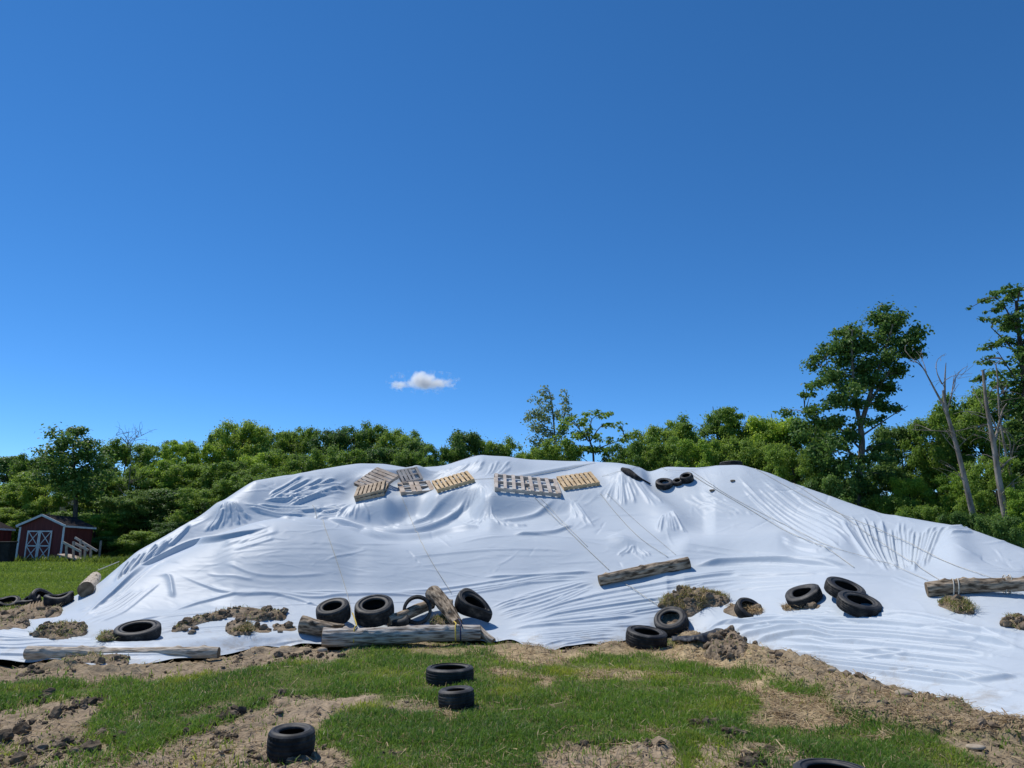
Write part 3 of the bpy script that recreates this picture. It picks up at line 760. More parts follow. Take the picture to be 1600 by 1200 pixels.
# pallets bear on the film, which follows their undersides
def fit_pallet(corners, asp, seed=1):
    """lay a rectangle of about the given length:width in the picture's four corners, resting on the film"""
    T = np.array(corners, float); rg = np.random.default_rng(seed)
    a_, f_, d_ = ray(*T.mean(0)); cdir = np.array([a_, f_, d_])
    ctr = np.array(hit(*T.mean(0))); n0 = np.array(normal_at(Vector(ctr), .5))
    mu = np.array([0., 0., 0., ctr[1] / f_, asp, 0., 0.]); sg = np.array([.7, .5, 1.2, 1.5, .08, 1.2, 1.2])
    mu[6] = 0
    W0 = 1.1
    def build(p):
        n = n0 + np.stack([p[:, 0], p[:, 1], 0 * p[:, 0]], 1); n /= np.linalg.norm(n, axis=1)[:, None]
        e1 = np.cross(np.array([0, 1, 0.])[None], n); e1 /= np.linalg.norm(e1, axis=1)[:, None]; e2 = np.cross(n, e1)
        c, s_ = np.cos(p[:, 2])[:, None], np.sin(p[:, 2])[:, None]
        x = c * e1 + s_ * e2; y = np.cross(n, x)
        C = np.array([0, 0, HC]) + cdir * p[:, 3:4]
        w = W0; h = (W0 * np.clip(p[:, 4], .4, 1.4))[:, None]
        P = np.stack([C - x * w / 2 - y * h / 2, C + x * w / 2 - y * h / 2, C + x * w / 2 + y * h / 2, C - x * w / 2 + y * h / 2], 1)
        return P, x, y, n
    best = None
    for it_ in range(40):
        p = mu + rg.normal(0, 1, (1500, 7)) * sg
        P, x, y, n = build(p)
        u, v = proj(P[..., 0], P[..., 1], P[..., 2])
        u += p[:, 5:6]; v += p[:, 6:7]
        err = ((u - T[:, 0]) ** 2 + (v - T[:, 1]) ** 2).sum(1) + 30 * (p[:, 4] - asp) ** 2 + 6 * (p[:, 0] ** 2 + p[:, 1] ** 2) + .3 * (p[:, 5] ** 2 + p[:, 6] ** 2)
        o = np.argsort(err)[:60]
        mu = p[o].mean(0); sg = p[o].std(0) * 1.25 + 1e-4
    P, x, y, n = build(mu[None]); P, x, y, n = P[0], x[0], y[0], n[0]
    cam_o = np.array([0, 0, HC])
    g = np.linspace(0, 1, 7)
    G = np.array([P[0] + (P[1] - P[0]) * i + (P[3] - P[0]) * j for i in g for j in g])
    k = (ctr[1] / P.mean(0)[1])
    for s_ in np.arange(k * 1.12, k * .8, -.003):
        Q = cam_o + (G - cam_o) * s_
        if (Q[:, 2] - surf_z(Q[:, 0], Q[:, 1])).min() > -.05: break
    P = cam_o + (P - cam_o) * s_
    return P[0], x, y, n, np.linalg.norm(P[1] - P[0]), np.linalg.norm(P[3] - P[0])

stk = [(556, 784), (600, 775), (609, 759), (564, 769)]
PALLETS = [
    ('weathered grey pallet of close boards tilted at the left end of the row', [(588, 770), (624, 749), (590, 731), (553, 761)], 1.0, 'wood_grey', dict(boards=np.linspace(0, 1, 7), bw=.118)),
    ('pallet with missing boards lying behind the others near the crest', [(628, 757), (661, 748), (651, 732), (620, 736)], 1.0, 'wood_pale', dict(boards=[0, .22, .42, .62, 1.0], bw=.085)),
    ('lower tan pallet of the stack of two below the grey pallet', stk, .95, 'wood_mid', dict(boards=np.linspace(0, 1, 7), bw=.09)),
    ('upper tan pallet of the stack of two below the grey pallet', stk, .95, 'wood_mid', dict(boards=np.linspace(0, 1, 7), bw=.09, dz=.092, twist=.10)),
    ('old open pallet with few boards left of the fresh sloping pallet', [(627, 775), (679, 769), (672, 756), (621, 758)], 1.0, 'wood_grey', dict(boards=[0, .38, .58, 1.0], bw=.13)),
    ('fresh yellow pallet in the middle sloping up to the right', [(684, 770), (743, 754), (731, 740), (676, 757)], 1.0, 'wood_fresh', dict(boards=np.linspace(0, 1, 9), bw=.085)),
    ('double length skid of pale slats, widest of the row', [(767, 767), (884, 778), (877, 755), (761, 744)], .52, 'wood_pale', dict(boards=np.linspace(0, 1, 8), bw=.095)),
    ('fresh orange pallet at the right end of the row', [(882, 767), (937, 758), (924, 742), (869, 749)], .95, 'wood_fresh', dict(boards=np.linspace(0, 1, 8), bw=.10)),
]
PALLETS = [(l_, fit_pallet(c_, a_), m_, k_) for l_, c_, a_, m_, k_ in PALLETS]
for l_, (o_, px_, py_, pz_, lx_, ly_), m_, k_ in PALLETS:
    if k_.get('dz'): continue
    dx_, dy_ = XX - o_[0], YY - o_[1]
    # plane of the underside, and how far outside the footprint each point lies
    zp = o_[2] - (pz_[0] * dx_ + pz_[1] * dy_) / pz_[2]
    qx = dx_ * px_[0] + dy_ * px_[1] + (zp - o_[2]) * px_[2]; qy = dx_ * py_[0] + dy_ * py_[1] + (zp - o_[2]) * py_[2]
    ox = np.maximum(np.maximum(-qx, qx - lx_), 0); oy = np.maximum(np.maximum(-qy, qy - ly_), 0)
    wt = 1 - smooth01(np.hypot(ox, oy) / .7)
    ZS = ZS * (1 - wt) + (zp - .006) * wt

# ------------------------------------------------------------------ film object
V = np.stack([XX, YY, ZS], -1).reshape(-1, 3)
me = mesh_np('film', V, grid_quads(NCOL, NROW)[:, ::-1], None, M['sheet'])
tarp = link('plastic_sheet', me)
tag(tarp, 'huge white plastic sheet draped in folds over the long heap', 'plastic sheet')

# ------------------------------------------------------------------ ground object
def ground_material():
    m, t, b = new_mat('turf_and_soil')
    at = t.nodes.new('ShaderNodeAttribute'); at.attribute_name = 'tint'
    tc = t.nodes.new('ShaderNodeTexCoord')
    n = t.nodes.new('ShaderNodeTexNoise'); n.inputs['Scale'].default_value = 9; n.inputs['Detail'].default_value = 9
    n.inputs['Roughness'].default_value = .7
    t.links.new(tc.outputs['Object'], n.inputs['Vector'])
    mr = t.nodes.new('ShaderNodeMapRange'); mr.inputs[1].default_value = .3; mr.inputs[2].default_value = .7; mr.inputs[3].default_value = .55; mr.inputs[4].default_value = 1.4
    t.links.new(n.outputs[0], mr.inputs[0])
    vm = t.nodes.new('ShaderNodeVectorMath'); vm.operation = 'SCALE'
    t.links.new(at.outputs['Color'], vm.inputs[0]); t.links.new(mr.outputs[0], vm.inputs['Scale'])
    t.links.new(vm.outputs[0], b.inputs['Base Color'])
    b.inputs['Roughness'].default_value = .95; b.inputs['Specular IOR Level'].default_value = .05
    n2 = t.nodes.new('ShaderNodeTexNoise'); n2.inputs['Scale'].default_value = 30; n2.inputs['Detail'].default_value = 8
    t.links.new(tc.outputs['Object'], n2.inputs['Vector'])
    bp = t.nodes.new('ShaderNodeBump'); bp.inputs['Strength'].default_value = .9; bp.inputs['Distance'].default_value = .025
    t.links.new(n2.outputs[0], bp.inputs['Height']); t.links.new(bp.outputs[0], b.inputs['Normal'])
    return m
gphi = np.concatenate([np.linspace(R(-180), R(-46), 60, endpoint=False), np.linspace(R(-46), R(46), 1000), np.linspace(R(46), R(180), 61)[1:-1]])
gr = np.concatenate([np.linspace(.4, 5.2, 14, endpoint=False), np.geomspace(5.2, 15.0, 430, endpoint=False), np.geomspace(15, 50, 90, endpoint=False), np.geomspace(50, 900, 50)])
GP, GR = np.meshgrid(gphi, gr, indexing='ij')
gx = GR * np.sin(GP); gy = GR * np.cos(GP)
gz = ground_z(gx, gy)
zd, zb, zt = zsample(Zdirt, gx, gy), zsample(Zberm, gx, gy), zsample(Zstraw, gx, gy)
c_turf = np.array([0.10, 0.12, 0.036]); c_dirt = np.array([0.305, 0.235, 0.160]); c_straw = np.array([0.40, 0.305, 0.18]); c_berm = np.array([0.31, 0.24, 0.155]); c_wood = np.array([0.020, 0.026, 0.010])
tn = fbm(gx / 1.7, gy / 1.7, 4, 83)[..., None]
gc = c_turf * (1 + .3 * tn)
for m_, c_ in ((zb, c_berm), (zd, c_dirt), (zt, c_straw)):
    gc = gc * (1 - m_[..., None]) + c_ * (1 + .25 * tn) * m_[..., None]
rb_ = np.interp(GP, phi_c, r0)
ed = np.exp(-((GR - rb_ + .2) / .3) ** 2) * (np.abs(GP) < R(46))
ed = np.clip(ed * (0.4 + .9 * vnoise(GP * 50, GR * 3, 67)), 0, 1)[..., None]
gc = gc * (1 - ed) + c_berm * (1 + .3 * tn) * ed
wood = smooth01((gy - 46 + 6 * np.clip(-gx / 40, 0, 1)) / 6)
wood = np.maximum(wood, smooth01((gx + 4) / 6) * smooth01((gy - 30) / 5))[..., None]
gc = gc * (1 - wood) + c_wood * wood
V = np.stack([gx, gy, gz], -1).reshape(-1, 3)
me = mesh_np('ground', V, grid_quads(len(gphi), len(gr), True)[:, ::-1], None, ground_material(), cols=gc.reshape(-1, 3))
tag(link('ground', me), 'rough ground of turf, dug soil and straw', None, None, 'structure')

# ------------------------------------------------------------------ tyres
def tyre_parts(D=.64, W=.2, rim=.40, blocks=True, deform=None, worn=1.0, seg=112):
    Ro, Ri = D / 2, D / 2 * rim
    h = W / 2
    ang = np.linspace(0, 2 * np.pi, seg, endpoint=False)
    def rev(prof, extra=None):
        prof = np.array(prof)
        rr = np.broadcast_to(prof[:, 0][None], (seg, len(prof))).copy(); zz = np.broadcast_to(prof[:, 1][None], (seg, len(prof)))
        if extra is not None: rr = rr + extra
        P = np.stack([rr * np.cos(ang)[:, None], rr * np.sin(ang)[:, None], zz], -1).reshape(-1, 3)
        if deform is not None: P = deform(P)
        return P, grid_quads(seg, len(prof), True)
    # tread: shoulder to shoulder with ribs and lateral grooves
    zt_ = np.linspace(-h * .80, h * .80, 25)
    crown = Ro - 0.012 * (zt_ / h) ** 2 * (W / .2)
    groove = np.zeros(25)
    for k in (4, 9, 10, 15, 19, 20)[::1] if W > .15 else (6, 12, 18): groove[k] = -.008 * worn
    prof = np.stack([crown + groove, zt_], 1)
    ex = None
    if blocks:
        a = (np.arange(seg) % 4 == 0).astype(float)[:, None]
        edge = np.clip((np.abs(zt_) / (h * .8) - .45) / .2, 0, 1)[None]
        ex = -.008 * worn * a * edge
    tread = rev(prof, ex)
    def side(sg):
        pr = [(Ro - .012 * .64 * (W / .2), h * .80), (Ro - .020, h * .93), (Ro - .045 * D / .64, h * 1.0), (Ro - .07 * D / .64, h * 1.02), (Ro - .072 * D / .64, h * 1.035), ((Ro + Ri) / 2, h * 1.02), (Ri + .03, h * .93), (Ri + .022, h * .95), (Ri + .004, h * .86), (Ri, h * .78), (Ri + .006, h * .68)]
        return rev([(r, z * sg) for r, z in pr])
    lin = rev([(Ri + .006, h * .68), (Ri + .03, h * .72), ((Ro + Ri) / 2, h * .86), (Ro - .04, h * .80), (Ro - .022, h * .4), (Ro - .02, 0), (Ro - .022, -h * .4), (Ro - .04, -h * .80), ((Ro + Ri) / 2, -h * .86), (Ri + .03, -h * .72), (Ri + .006, -h * .68)])
    return tread, side(1), side(-1), lin

def tyre(label, pos, axis, D=.64, W=.2, rim=.6, group=None, spin=0., **kw):
    ax_ = Vector(axis).normalized()
    q = ax_.to_track_quat('Z', 'Y').to_matrix().to_4x4()
    root = empty('tyre', None, label, 'tyre', group, Matrix.Translation(pos) @ q @ Matrix.Rotation(spin, 4, 'Z'))
    tr, s1, s2, li = tyre_parts(D, W, rim, **kw)
    link('tread', mesh_np('tread', tr[0], tr[1], None, M['tread']), root)
    link('sidewall', mesh_np('sidewall', s1[0], s1[1], None, M['sidewall']), root)
    link('sidewall', mesh_np('sidewall', s2[0], s2[1], None, M['sidewall']), root)
    link('inner_liner', mesh_np('inner_liner', li[0], li[1], None, M['liner']), root)
    return root
def blend_n(p, ax=None, k=1.0):
    n = normal_at(p, .35)
    return n if ax is None else (n * (1 - k) + Vector(ax).normalized() * k).normalized()
def tyre_px(label, u, v, D, W, rim, ax=None, k=1.0, lift=0.5, group=None, **kw):
    p = hit(u, v, W * lift)
    return tyre(label, p, blend_n(p, ax, k), D, W, rim, group, **kw)
def wob(a, b, seed):
    def f(P):
        t = np.arctan2(P[:, 1], P[:, 0]); Q = P.copy()
        Q[:, 0] *= 1 + a * np.cos(2 * t + seed); Q[:, 1] *= 1 - a * np.cos(2 * t + seed)
        Q[:, 2] += b * np.sin(t * 2 + seed * 3)
        return Q
    return f
GT = 'old tyres on the turf in front'; GS = 'old tyres weighing down the sheet'
tyre_px('smooth worn tyre lying flat in the grass, the larger of the two beside each other', 703, 1054, .66, .21, .66, group=GT, blocks=False)
tyre_px('small thick tyre lying in dry grass just below the larger turf tyre', 713, 1090, .43, .20, .50, group=GT)
tyre_px('small fat tyre with knobbly shoulder on bare dirt at the bottom left', 455, 1160, .43, .235, .52, group=GT, spin=.3)
tyre_px('tyre cut off by the bottom edge, lying in grass at the right', 1302, 1220, .60, .18, .62, group=GT)
tyre_px('wide tyre lying on the sheet behind the long log at the left', 215, 988, .74, .21, .62, (0.03, -.30, 1), .8, group=GS)
tyre_px('leftmost upright tyre leaning behind the main grey log', 521, 957, .64, .31, .54, (-.10, -.40, .90), 1, .75, group=GS)
tyre_px('biggest tyre leaning behind the main grey log', 585, 954, .76, .31, .56, (-.03, -.42, .9), 1, .75, group=GS)
tyre_px('thin ring of a tyre standing on edge behind the main grey log', 652, 953, .57, .12, .80, (.15, -.95, .30), 1, 1.9, group=GS, blocks=False)
tyre_px('smallest tyre, lying in front of the thin ring behind the grey log', 623, 969, .40, .15, .46, (0, -.37, .93), 1, .8, group=GS)
def crush(P):
    Q = P.copy(); x, y, z = P[:, 0] / .37, P[:, 1] / .37, P[:, 2]
    k = .52 - .30 * x
    Q[:, 0] = P[:, 0] * 1.12; Q[:, 1] = P[:, 1] * k + .05 * x * x
    Q[:, 2] = z * (1.05 - .15 * x) + .10 * np.abs(y) * k + .05 * np.sin(2.5 * x)
    return Q
p = hit(739, 950, .26)
zax = Vector((.30, -.62, .72)).normalized(); xax = Vector((.75, -.25, -.55)); xax = (xax - zax * xax.dot(zax)).normalized()
qx = zax.to_track_quat('Z', 'Y').to_matrix().transposed() @ xax
tyre('crumpled folded tyre beside the leaning log right of the tyre row', p, zax, .74, .30, .55, GS, spin=math.atan2(qx.y, qx.x), deform=crush)
tyre_px('dirt-filled tyre leaning against the torn dirt mound', 1049, 972, .66, .26, .54, (-.30, -.50, .80), 1, .75, group=GS)
_t = [o for o in COL.objects if o.get('label', '').startswith('dirt-filled')][0]
th_ = np.linspace(0, 2 * np.pi, 40, endpoint=False); rr_ = np.linspace(0, .29, 14)
TT_, RR_ = np.meshgrid(th_, rr_, indexing='ij')
dx_ = RR_ * np.cos(TT_); dy_ = RR_ * np.sin(TT_)
link('dirt_fill', mesh_np('dirt_fill', np.stack([dx_, dy_, -.015 + .05 * fbm(dx_ / .12, dy_ / .12, 3, 9) + .10 * np.clip(-dy_, -.1, .3)], -1).reshape(-1, 3), grid_quads(40, 14, True), None, M['soil']), _t)
tyre_px('big lugged tyre at the foot of the sheet below the dirt-filled tyre', 1010, 997, .74, .27, .60, (.10, -.16, 1), 1, .55, group=GS)
tyre_px('half-buried tyre arching out of the dirt beside the straw mound', 1170, 954, .52, .20, .62, (.22, -.62, .75), 1, .15, group=GS, blocks=False)
tyre_px('squashed tyre left of the pair on the right slope', 1256, 931, .63, .19, .52, None, group=GS, deform=wob(.035, .012, .4))
tyre_px('upper tyre of the overlapping pair on the right slope', 1320, 922, .66, .20, .56, (.28, -.42, .86), .8, .6, group=GS)
tyre_px('lower tyre of the overlapping pair on the right slope', 1342, 945, .68, .20, .56, (.20, -.40, .9), .8, .6, group=GS)
tyre_px('largest of the three tyres in the notch at the top of the heap', 1038, 756, .50, .17, .52, (-.02, -.45, .85), .7, .5, group=GS)
tyre_px('small middle tyre of the three in the notch at the top of the heap', 1059, 753, .30, .12, .5, (-.3, -.55, .8), .8, .5, group=GS)
tyre_px('rightmost of the three tyres in the notch at the top of the heap', 1073, 747, .38, .20, .55, (-.3, -.45, .85), .8, .5, group=GS)
pc = hit(1145, 735, 0); pc = pc + Vector((0.3, 1.1, 0)); pc.z = surf_z([pc.x], [pc.y])[0] + .10
tyre('lone dark tyre peeping over the crest on the right', pc, (0, .1, 1), .66, .22, .6, GS)
# tyre heap at the left edge
GL = 'scrap tyres heaped by the lawn'
def left_tyre(label, u, v, ax, D, W, lift, **kw):
    tyre_px(label, u, v, D, W, .62, ax, 1, lift, group=GL, **kw)
left_tyre('sagging scrap tyre at the left edge beside the lawn', 8, 943, (.15, -.20, .95), .64, .22, .55, deform=wob(.1, .04, .2))
left_tyre('flat dark scrap tyre in the middle of the heap by the lawn', 42, 942, (-.22, -.25, .92), .62, .22, .55, deform=wob(.12, .04, 1.2))
left_tyre('scrap tyre tipped up on edge in the heap by the lawn', 64, 935, (.66, -.25, .62), .60, .20, 1.0, deform=wob(.10, .03, .8))
left_tyre('lugged scrap tyre at the right end of the heap by the lawn', 92, 937, (-.05, -.14, .98), .54, .22, .6, deform=wob(.06, .03, 2.))

# ------------------------------------------------------------------ logs
def log(label, a, b, rad, mat, taper=.9, knots=3, sag=0., seed=1, group='logs holding down the sheet', crook=.02, flat_end=True, ragged=False):
    a = Vector(a); b = Vector(b); L = (b - a).length
    x = (b - a).normalized(); y = Vector((0, 0, 1)).cross(x)
    if y.length < .1: y = Vector((0, 1, 0)).cross(x)
    y.normalize(); z = x.cross(y)
    root = empty('log', None, label, 'log', group, Matrix.Translation(a) @ Matrix((x, y, z)).transposed().to_4x4())
    n = max(24, int(L / .035)); seg = 36
    s = np.linspace(0, 1, n); th = np.linspace(0, 2 * np.pi, seg, endpoint=False)
    Sg, Th = np.meshgrid(s, th, indexing='ij')
    rr = rad * (1 - (1 - taper) * Sg) * (1 + .11 * fbm(Sg * L / .30 + seed * 7, np.cos(Th) * 1.2 + np.sin(Th) * .7 + seed, 3, seed) - .06 * np.abs(fbm(Sg * L / .12 + seed, Th * 3, 3, seed + 5)))
    rk = random.Random(seed)
    for _ in range(knots):
        ks, kt = rk.uniform(.08, .92), rk.uniform(0.3, 2.6)
        dth = (Th - kt + np.pi) % (2 * np.pi) - np.pi
        rr += rad * .30 * np.exp(-((Sg - ks) * L / .045) ** 2 - (dth * rad / .045) ** 2)
    cy = crook * L * np.sin(Sg * np.pi * 1.3 + seed); cz = sag * np.sin(Sg * np.pi) + crook * .5 * L * np.sin(Sg * 5 + seed)
    X = Sg * L
    if ragged: X = X - (Sg > .75) * (Sg - .75) * L * 1.6 * np.clip(fbm(Th * 1.4 + 3, Sg * 0 + seed, 2, seed) + .4, 0, 1)
    P = np.stack([X, cy + rr * np.cos(Th), cz + rr * np.sin(Th)], -1).reshape(-1, 3)
    idx = np.arange(n * seg).reshape(n, seg)
    q = np.stack([idx[:-1], idx[1:], np.roll(idx, -1, 1)[1:], np.roll(idx, -1, 1)[:-1]], -1).reshape(-1, 4)
    link('bark', mesh_np('bark', P, q, None, M[mat]), root)
    for i in (0, n - 1):
        ring = P[idx[i]]; c = ring.mean(0)
        sg = -1 if i == 0 else 1
        inner = c + (ring - c) * .93; inner[:, 0] += sg * .008
        c2 = c.copy(); c2[0] += sg * .004
        PV = np.vstack([ring * 1.0, inner, c2])
        k = np.arange(seg); k2 = (k + 1) % seg
        qq = np.stack([k, k2, k2 + seg, k + seg], -1); tt = np.stack([k + seg, k2 + seg, np.full(seg, 2 * seg)], -1)
        if i == 0: qq = qq[:, ::-1]; tt = tt[:, ::-1]
        link('cut_end', mesh_np('cut_end', PV, qq, tt, M['endgrain'], smooth=False), root)
    return root
log('long pale log lying along the sheet edge at the lower left', hit(42, 1020, .10), hit(341, 1021, .10), .102, 'log_pale', .9, 7, .0, 3, crook=.006)
log('short light log by the lawn at the left foot of the heap', hit(134, 921, .15), hit(149, 902, .15), .165, 'log_pale', .9, 2, 0, 5, crook=0)
log('broken short log behind the left end of the main grey log', hit(470, 976, .14), hit(536, 986, .14), .155, 'log_brown', .8, 1, 0, 8, ragged=True)
main_log = log('main weathered grey log with yellow rope in front of the tyre row', hit(505, 994, .14), hit(750, 990, .14), .162, 'log_grey', .88, 9, .0, 4, crook=.014)
pa = hit(757, 1000, .06); pb = hit(677, 926, .35)
log('split log leaning up between the thin tyre ring and the crumpled tyre', pb, hit(716, 974, .17), .17, 'log_brown', .62, 2, 0, 6)
log('short tan wood chunk at the right end of the main grey log', hit(746, 984, .12), hit(770, 1003, .05), .09, 'log_pale', .75, 0, 0, 9)
log('dark beam lying behind the thin tyre ring', hit(606, 970, .14), hit(676, 944, .16), .11, 'log_brown', .9, 0, 0, 10)
log('lone log lying across the middle of the sheet', hit(936, 907, .10), hit(1076, 879, .11), .120, 'log_brown', 1.12, 3, 0, 12, crook=.006)
rlog = log('long knotty log wrapped with rope at the right edge', hit(1449, 923, .10), hit(1636, 911, .24), .118, 'log_brown', .85, 8, .04, 14, crook=.02)
Lr = (hit(1636, 911, .24) - hit(1449, 923, .10)).length
for t_, n_ in ((.22, 2), (.66, 2)):
    for k in range(n_):
        th = np.linspace(0, 2 * np.pi, 33)
        P = np.stack([t_ * Lr + k * .07 + .03 * np.sin(th), .02 + .140 * np.cos(th), .02 + .140 * np.sin(th)], -1)
        v_, q_, t3 = tube_np(P, .009, 6, False)
        link('rope_wrap', mesh_np('rope_wrap', v_, q_, None, M['rope']), rlog)

# ------------------------------------------------------------------ pallets
def pallet(label, pose, mat, boards=None, bw=.095, stringers=3, under=True, dz=0., twist=0.):
    o_, x, y, z, Lx, Ly = pose
    Mx = Matrix((Vector(x), Vector(y), Vector(z))).transposed().to_4x4()
    root = empty('pallet', None, label, 'pallet', 'wooden pallets weighing down the heap', Matrix.Translation(Vector(o_) + Vector(z) * dz) @ Mx @ Matrix.Rotation(twist, 4, 'Z'))
    kh = min(1.0, Lx / 1.25)
    for i in range(stringers):
        yy = .02 + (Ly - .04) * i / (stringers - 1)
        link('stringer', box_mesh('stringer', (Lx / 2, yy, .063 * kh), (Lx, .042, .09 * kh), M[mat], None, .004), root)
    bs = boards if boards is not None else np.linspace(0, 1, 8)
    for k, t in enumerate(bs):
        rr_ = Matrix.Rotation(random.uniform(-.02, .02), 3, 'Z')
        link('deck_board', box_mesh('deck_board', (bw / 2 + (Lx - bw) * t, Ly / 2, .118 * kh), (bw * random.uniform(.9, 1.08), Ly, .020 * kh), M[mat], rr_, .003), root)
    if under:
        for t in (0, .5, 1):
            link('bottom_board', box_mesh('bottom_board', (bw / 2 + (Lx - bw) * t, Ly / 2, .009 * kh), (bw, Ly, .018 * kh), M[mat], None, .003), root)
    return root
for lab_, pose_, mat_, kw_ in PALLETS:
    pallet(lab_, pose_, mat_, **kw_)
# plank end showing over the crest, left of the peak
pk = hit(715, 727, 0); pk2 = pk + Vector((0, 1.2, 0)); pk2.z = surf_z([pk2.x], [pk2.y])[0] + .02
o = link('plank', bar_mesh('plank', pk2 + Vector((-.25, 0, -.06)), pk2 + Vector((.5, .1, .20)), .3, .10, M['wood_grey']))
tag(o, 'grey plank end peeping over the crest left of the highest peak', 'plank')

# ------------------------------------------------------------------ ropes over the film
def rope(label, pts, rad=.011, mat='rope', off=.016, group='ropes tied over the sheet', parts=None):
    P = catmull(pts, 6.0)
    H = hit_many(P[:, 0], P[:, 1])
    if len(H) > 6:
        k = np.array([1, 2, 3, 2, 1.]) / 9
        Hs = H.copy()
        for i in range(3): Hs[2:-2, i] = np.convolve(H[:, i], k, 'valid')
        H = Hs
    # resample and keep just above the film
    d = np.concatenate([[0], np.cumsum(np.linalg.norm(np.diff(H, axis=0), axis=1))])
    t = np.linspace(0, d[-1], max(8, int(d[-1] / .07)))
    H = np.stack([np.interp(t, d, H[:, i]) for i in range(3)], 1)
    zf = surf_z(H[:, 0], H[:, 1]) + off
    env = zf.copy()
    for _ in range(30):                                # taut: lifts off hollows a little
        env[1:-1] = np.maximum(zf[1:-1], .5 * (env[:-2] + env[2:]) )
    H[:, 2] = np.minimum(env, zf + .07)
    v_, q_, t_ = tube_np(H, rad * .62, 6)
    o = link('rope', mesh_np('rope', v_, q_, t_, M[mat]))
    tag(o, label, 'rope', group)
    return o
rope('thin rope running down the front dome to the main log', [(488, 790), (505, 820), (520, 860), (537, 912), (550, 960)])
rope('thin rope from the old open pallet down to the leaning log', [(628, 778), (650, 832), (672, 875), (705, 928)], .010)
rope('thin rope from the long skid down to the lone middle log', [(835, 778), (868, 812), (910, 852), (952, 892)], .011)
rope('doubled thin rope just right of the one from the long skid', [(845, 780), (880, 818), (918, 855)], .008)
rope('rope end from the lone middle log down to the straw mound', [(976, 913), (1000, 930), (1026, 946)], .011)
rope('thin rope from the orange pallet down to the right end of the lone log', [(938, 772), (960, 800), (1000, 842), (1044, 872)], .009)
rope('faint rope right of the orange pallet rope', [(948, 772), (990, 812), (1030, 846), (1056, 868)], .006)
rope('long rope from the notch tyres down the right slope', [(1075, 738), (1105, 758), (1160, 790), (1230, 832), (1290, 858), (1335, 888)], .011)
rope('rope alongside the long notch rope, ending on the skirt', [(1080, 736), (1140, 776), (1240, 828), (1300, 856), (1390, 884), (1450, 908)], .008)
rope('upper rope crossing the pleated hollow to the right log', [(1180, 733), (1260, 778), (1330, 812), (1400, 842), (1480, 880), (1560, 908)], .010)
rope('lower rope crossing the pleats of the hollow', [(1240, 756), (1310, 802), (1372, 848), (1430, 884), (1475, 912)], .009)
rope('thin rope crossing the crest behind the pallets', [(742, 750), (800, 747), (860, 738), (930, 724)], .010)
rope('thin rope fanning across the right crest', [(940, 745), (1000, 733), (1060, 738), (1120, 728)], .006)
a_ = hit(149, 901, .2); b_ = hit(186, 880, 0)
v_, q_, t_ = tube_np(np.linspace(np.array(a_) + [0.05, 0, .18], np.array(b_) + [0, 0, .05], 12), .014, 6)
tag(link('rope', mesh_np('rope', v_, q_, t_, M['rope'])), 'taut pale rope from the short light log to the heap', 'rope', 'ropes tied over the sheet')
LA, LB = hit(505, 994, .14), hit(750, 990, .14)
for (lab, u_, mat, top_) in (('yellow rope end tied round the main log at its left', 554, 'rope_y', (551, 958)), ('yellow rope end tied round the main log at its right', 711, 'rope_y', (706, 968)), ('dark blue cord hanging over the main log at its right', 719, 'rope_b', (710, 955))):
    ax_ = LA.lerp(LB, (u_ - 505) / 245)
    P = catmull([tuple(hit(*top_, .12)), tuple(ax_ + Vector((0, .06, .175))), tuple(ax_ + Vector((0, -.09, .155))), tuple(ax_ + Vector((.01, -.175, .03))), tuple(ax_ + Vector((.015, -.185, -.09)))], .05)
    v_, q_, t_ = tube_np(P, .012, 6)
    tag(link('rope', mesh_np('rope', v_, q_, t_, M[mat])), lab, 'rope', 'ropes tied over the sheet')
# long dark rubber strip lying in the notch
P = np.array([np.array(hit(u, v)) + [0, 0, .02] for u, v in [(972, 734), (985, 741), (998, 750), (1016, 757)]])
P = catmull(P, .1)
v_, q_, t_ = tube_np(P, np.interp(np.linspace(0, 1, len(P)), [0, .2, .6, 1], [.06, .11, .08, .02]), 10)
tag(link('rubber_strip', mesh_np('rubber_strip', v_, q_, t_, M['tread'])), 'long black rubber strip lying in the notch left of the three tyres', 'rubber strip')

# ------------------------------------------------------------------ soil mounds on the film, each with grass tufts where it has them
def blade_mesh(P, N, hgt, wid, lean, cols, rg, up=None):
    """P n,3 base points -> bent blades"""
    n = len(P)
    az = rg.uniform(0, 2 * np.pi, n)
    side = np.stack([np.cos(az), np.sin(az), np.zeros(n)], 1)
    la = rg.uniform(0, 2 * np.pi, n); lm = np.abs(rg.normal(0, lean, n))
    ld = np.stack([np.cos(la) * lm, np.sin(la) * lm, np.ones(n)], 1)
    h = hgt[:, None]; w_ = wid[:, None]
    m = P + ld * h * .55
    tip = P + ld * h * np.array([1.0, 1.0, .92]) + np.stack([np.cos(la), np.sin(la), -np.ones(n) * .4], 1) * (lm[:, None] * h * .55)
    V = np.stack([P - side * w_, P + side * w_, m + side * w_ * .8, m - side * w_ * .8, tip], 1).reshape(-1, 3)
    b = np.arange(n)[:, None] * 5
    q = b + np.array([[0, 1, 2, 3]]); t = b + np.array([[3, 2, 4]])
    C = np.repeat(cols, 5, 0)
    return V, q, t, C

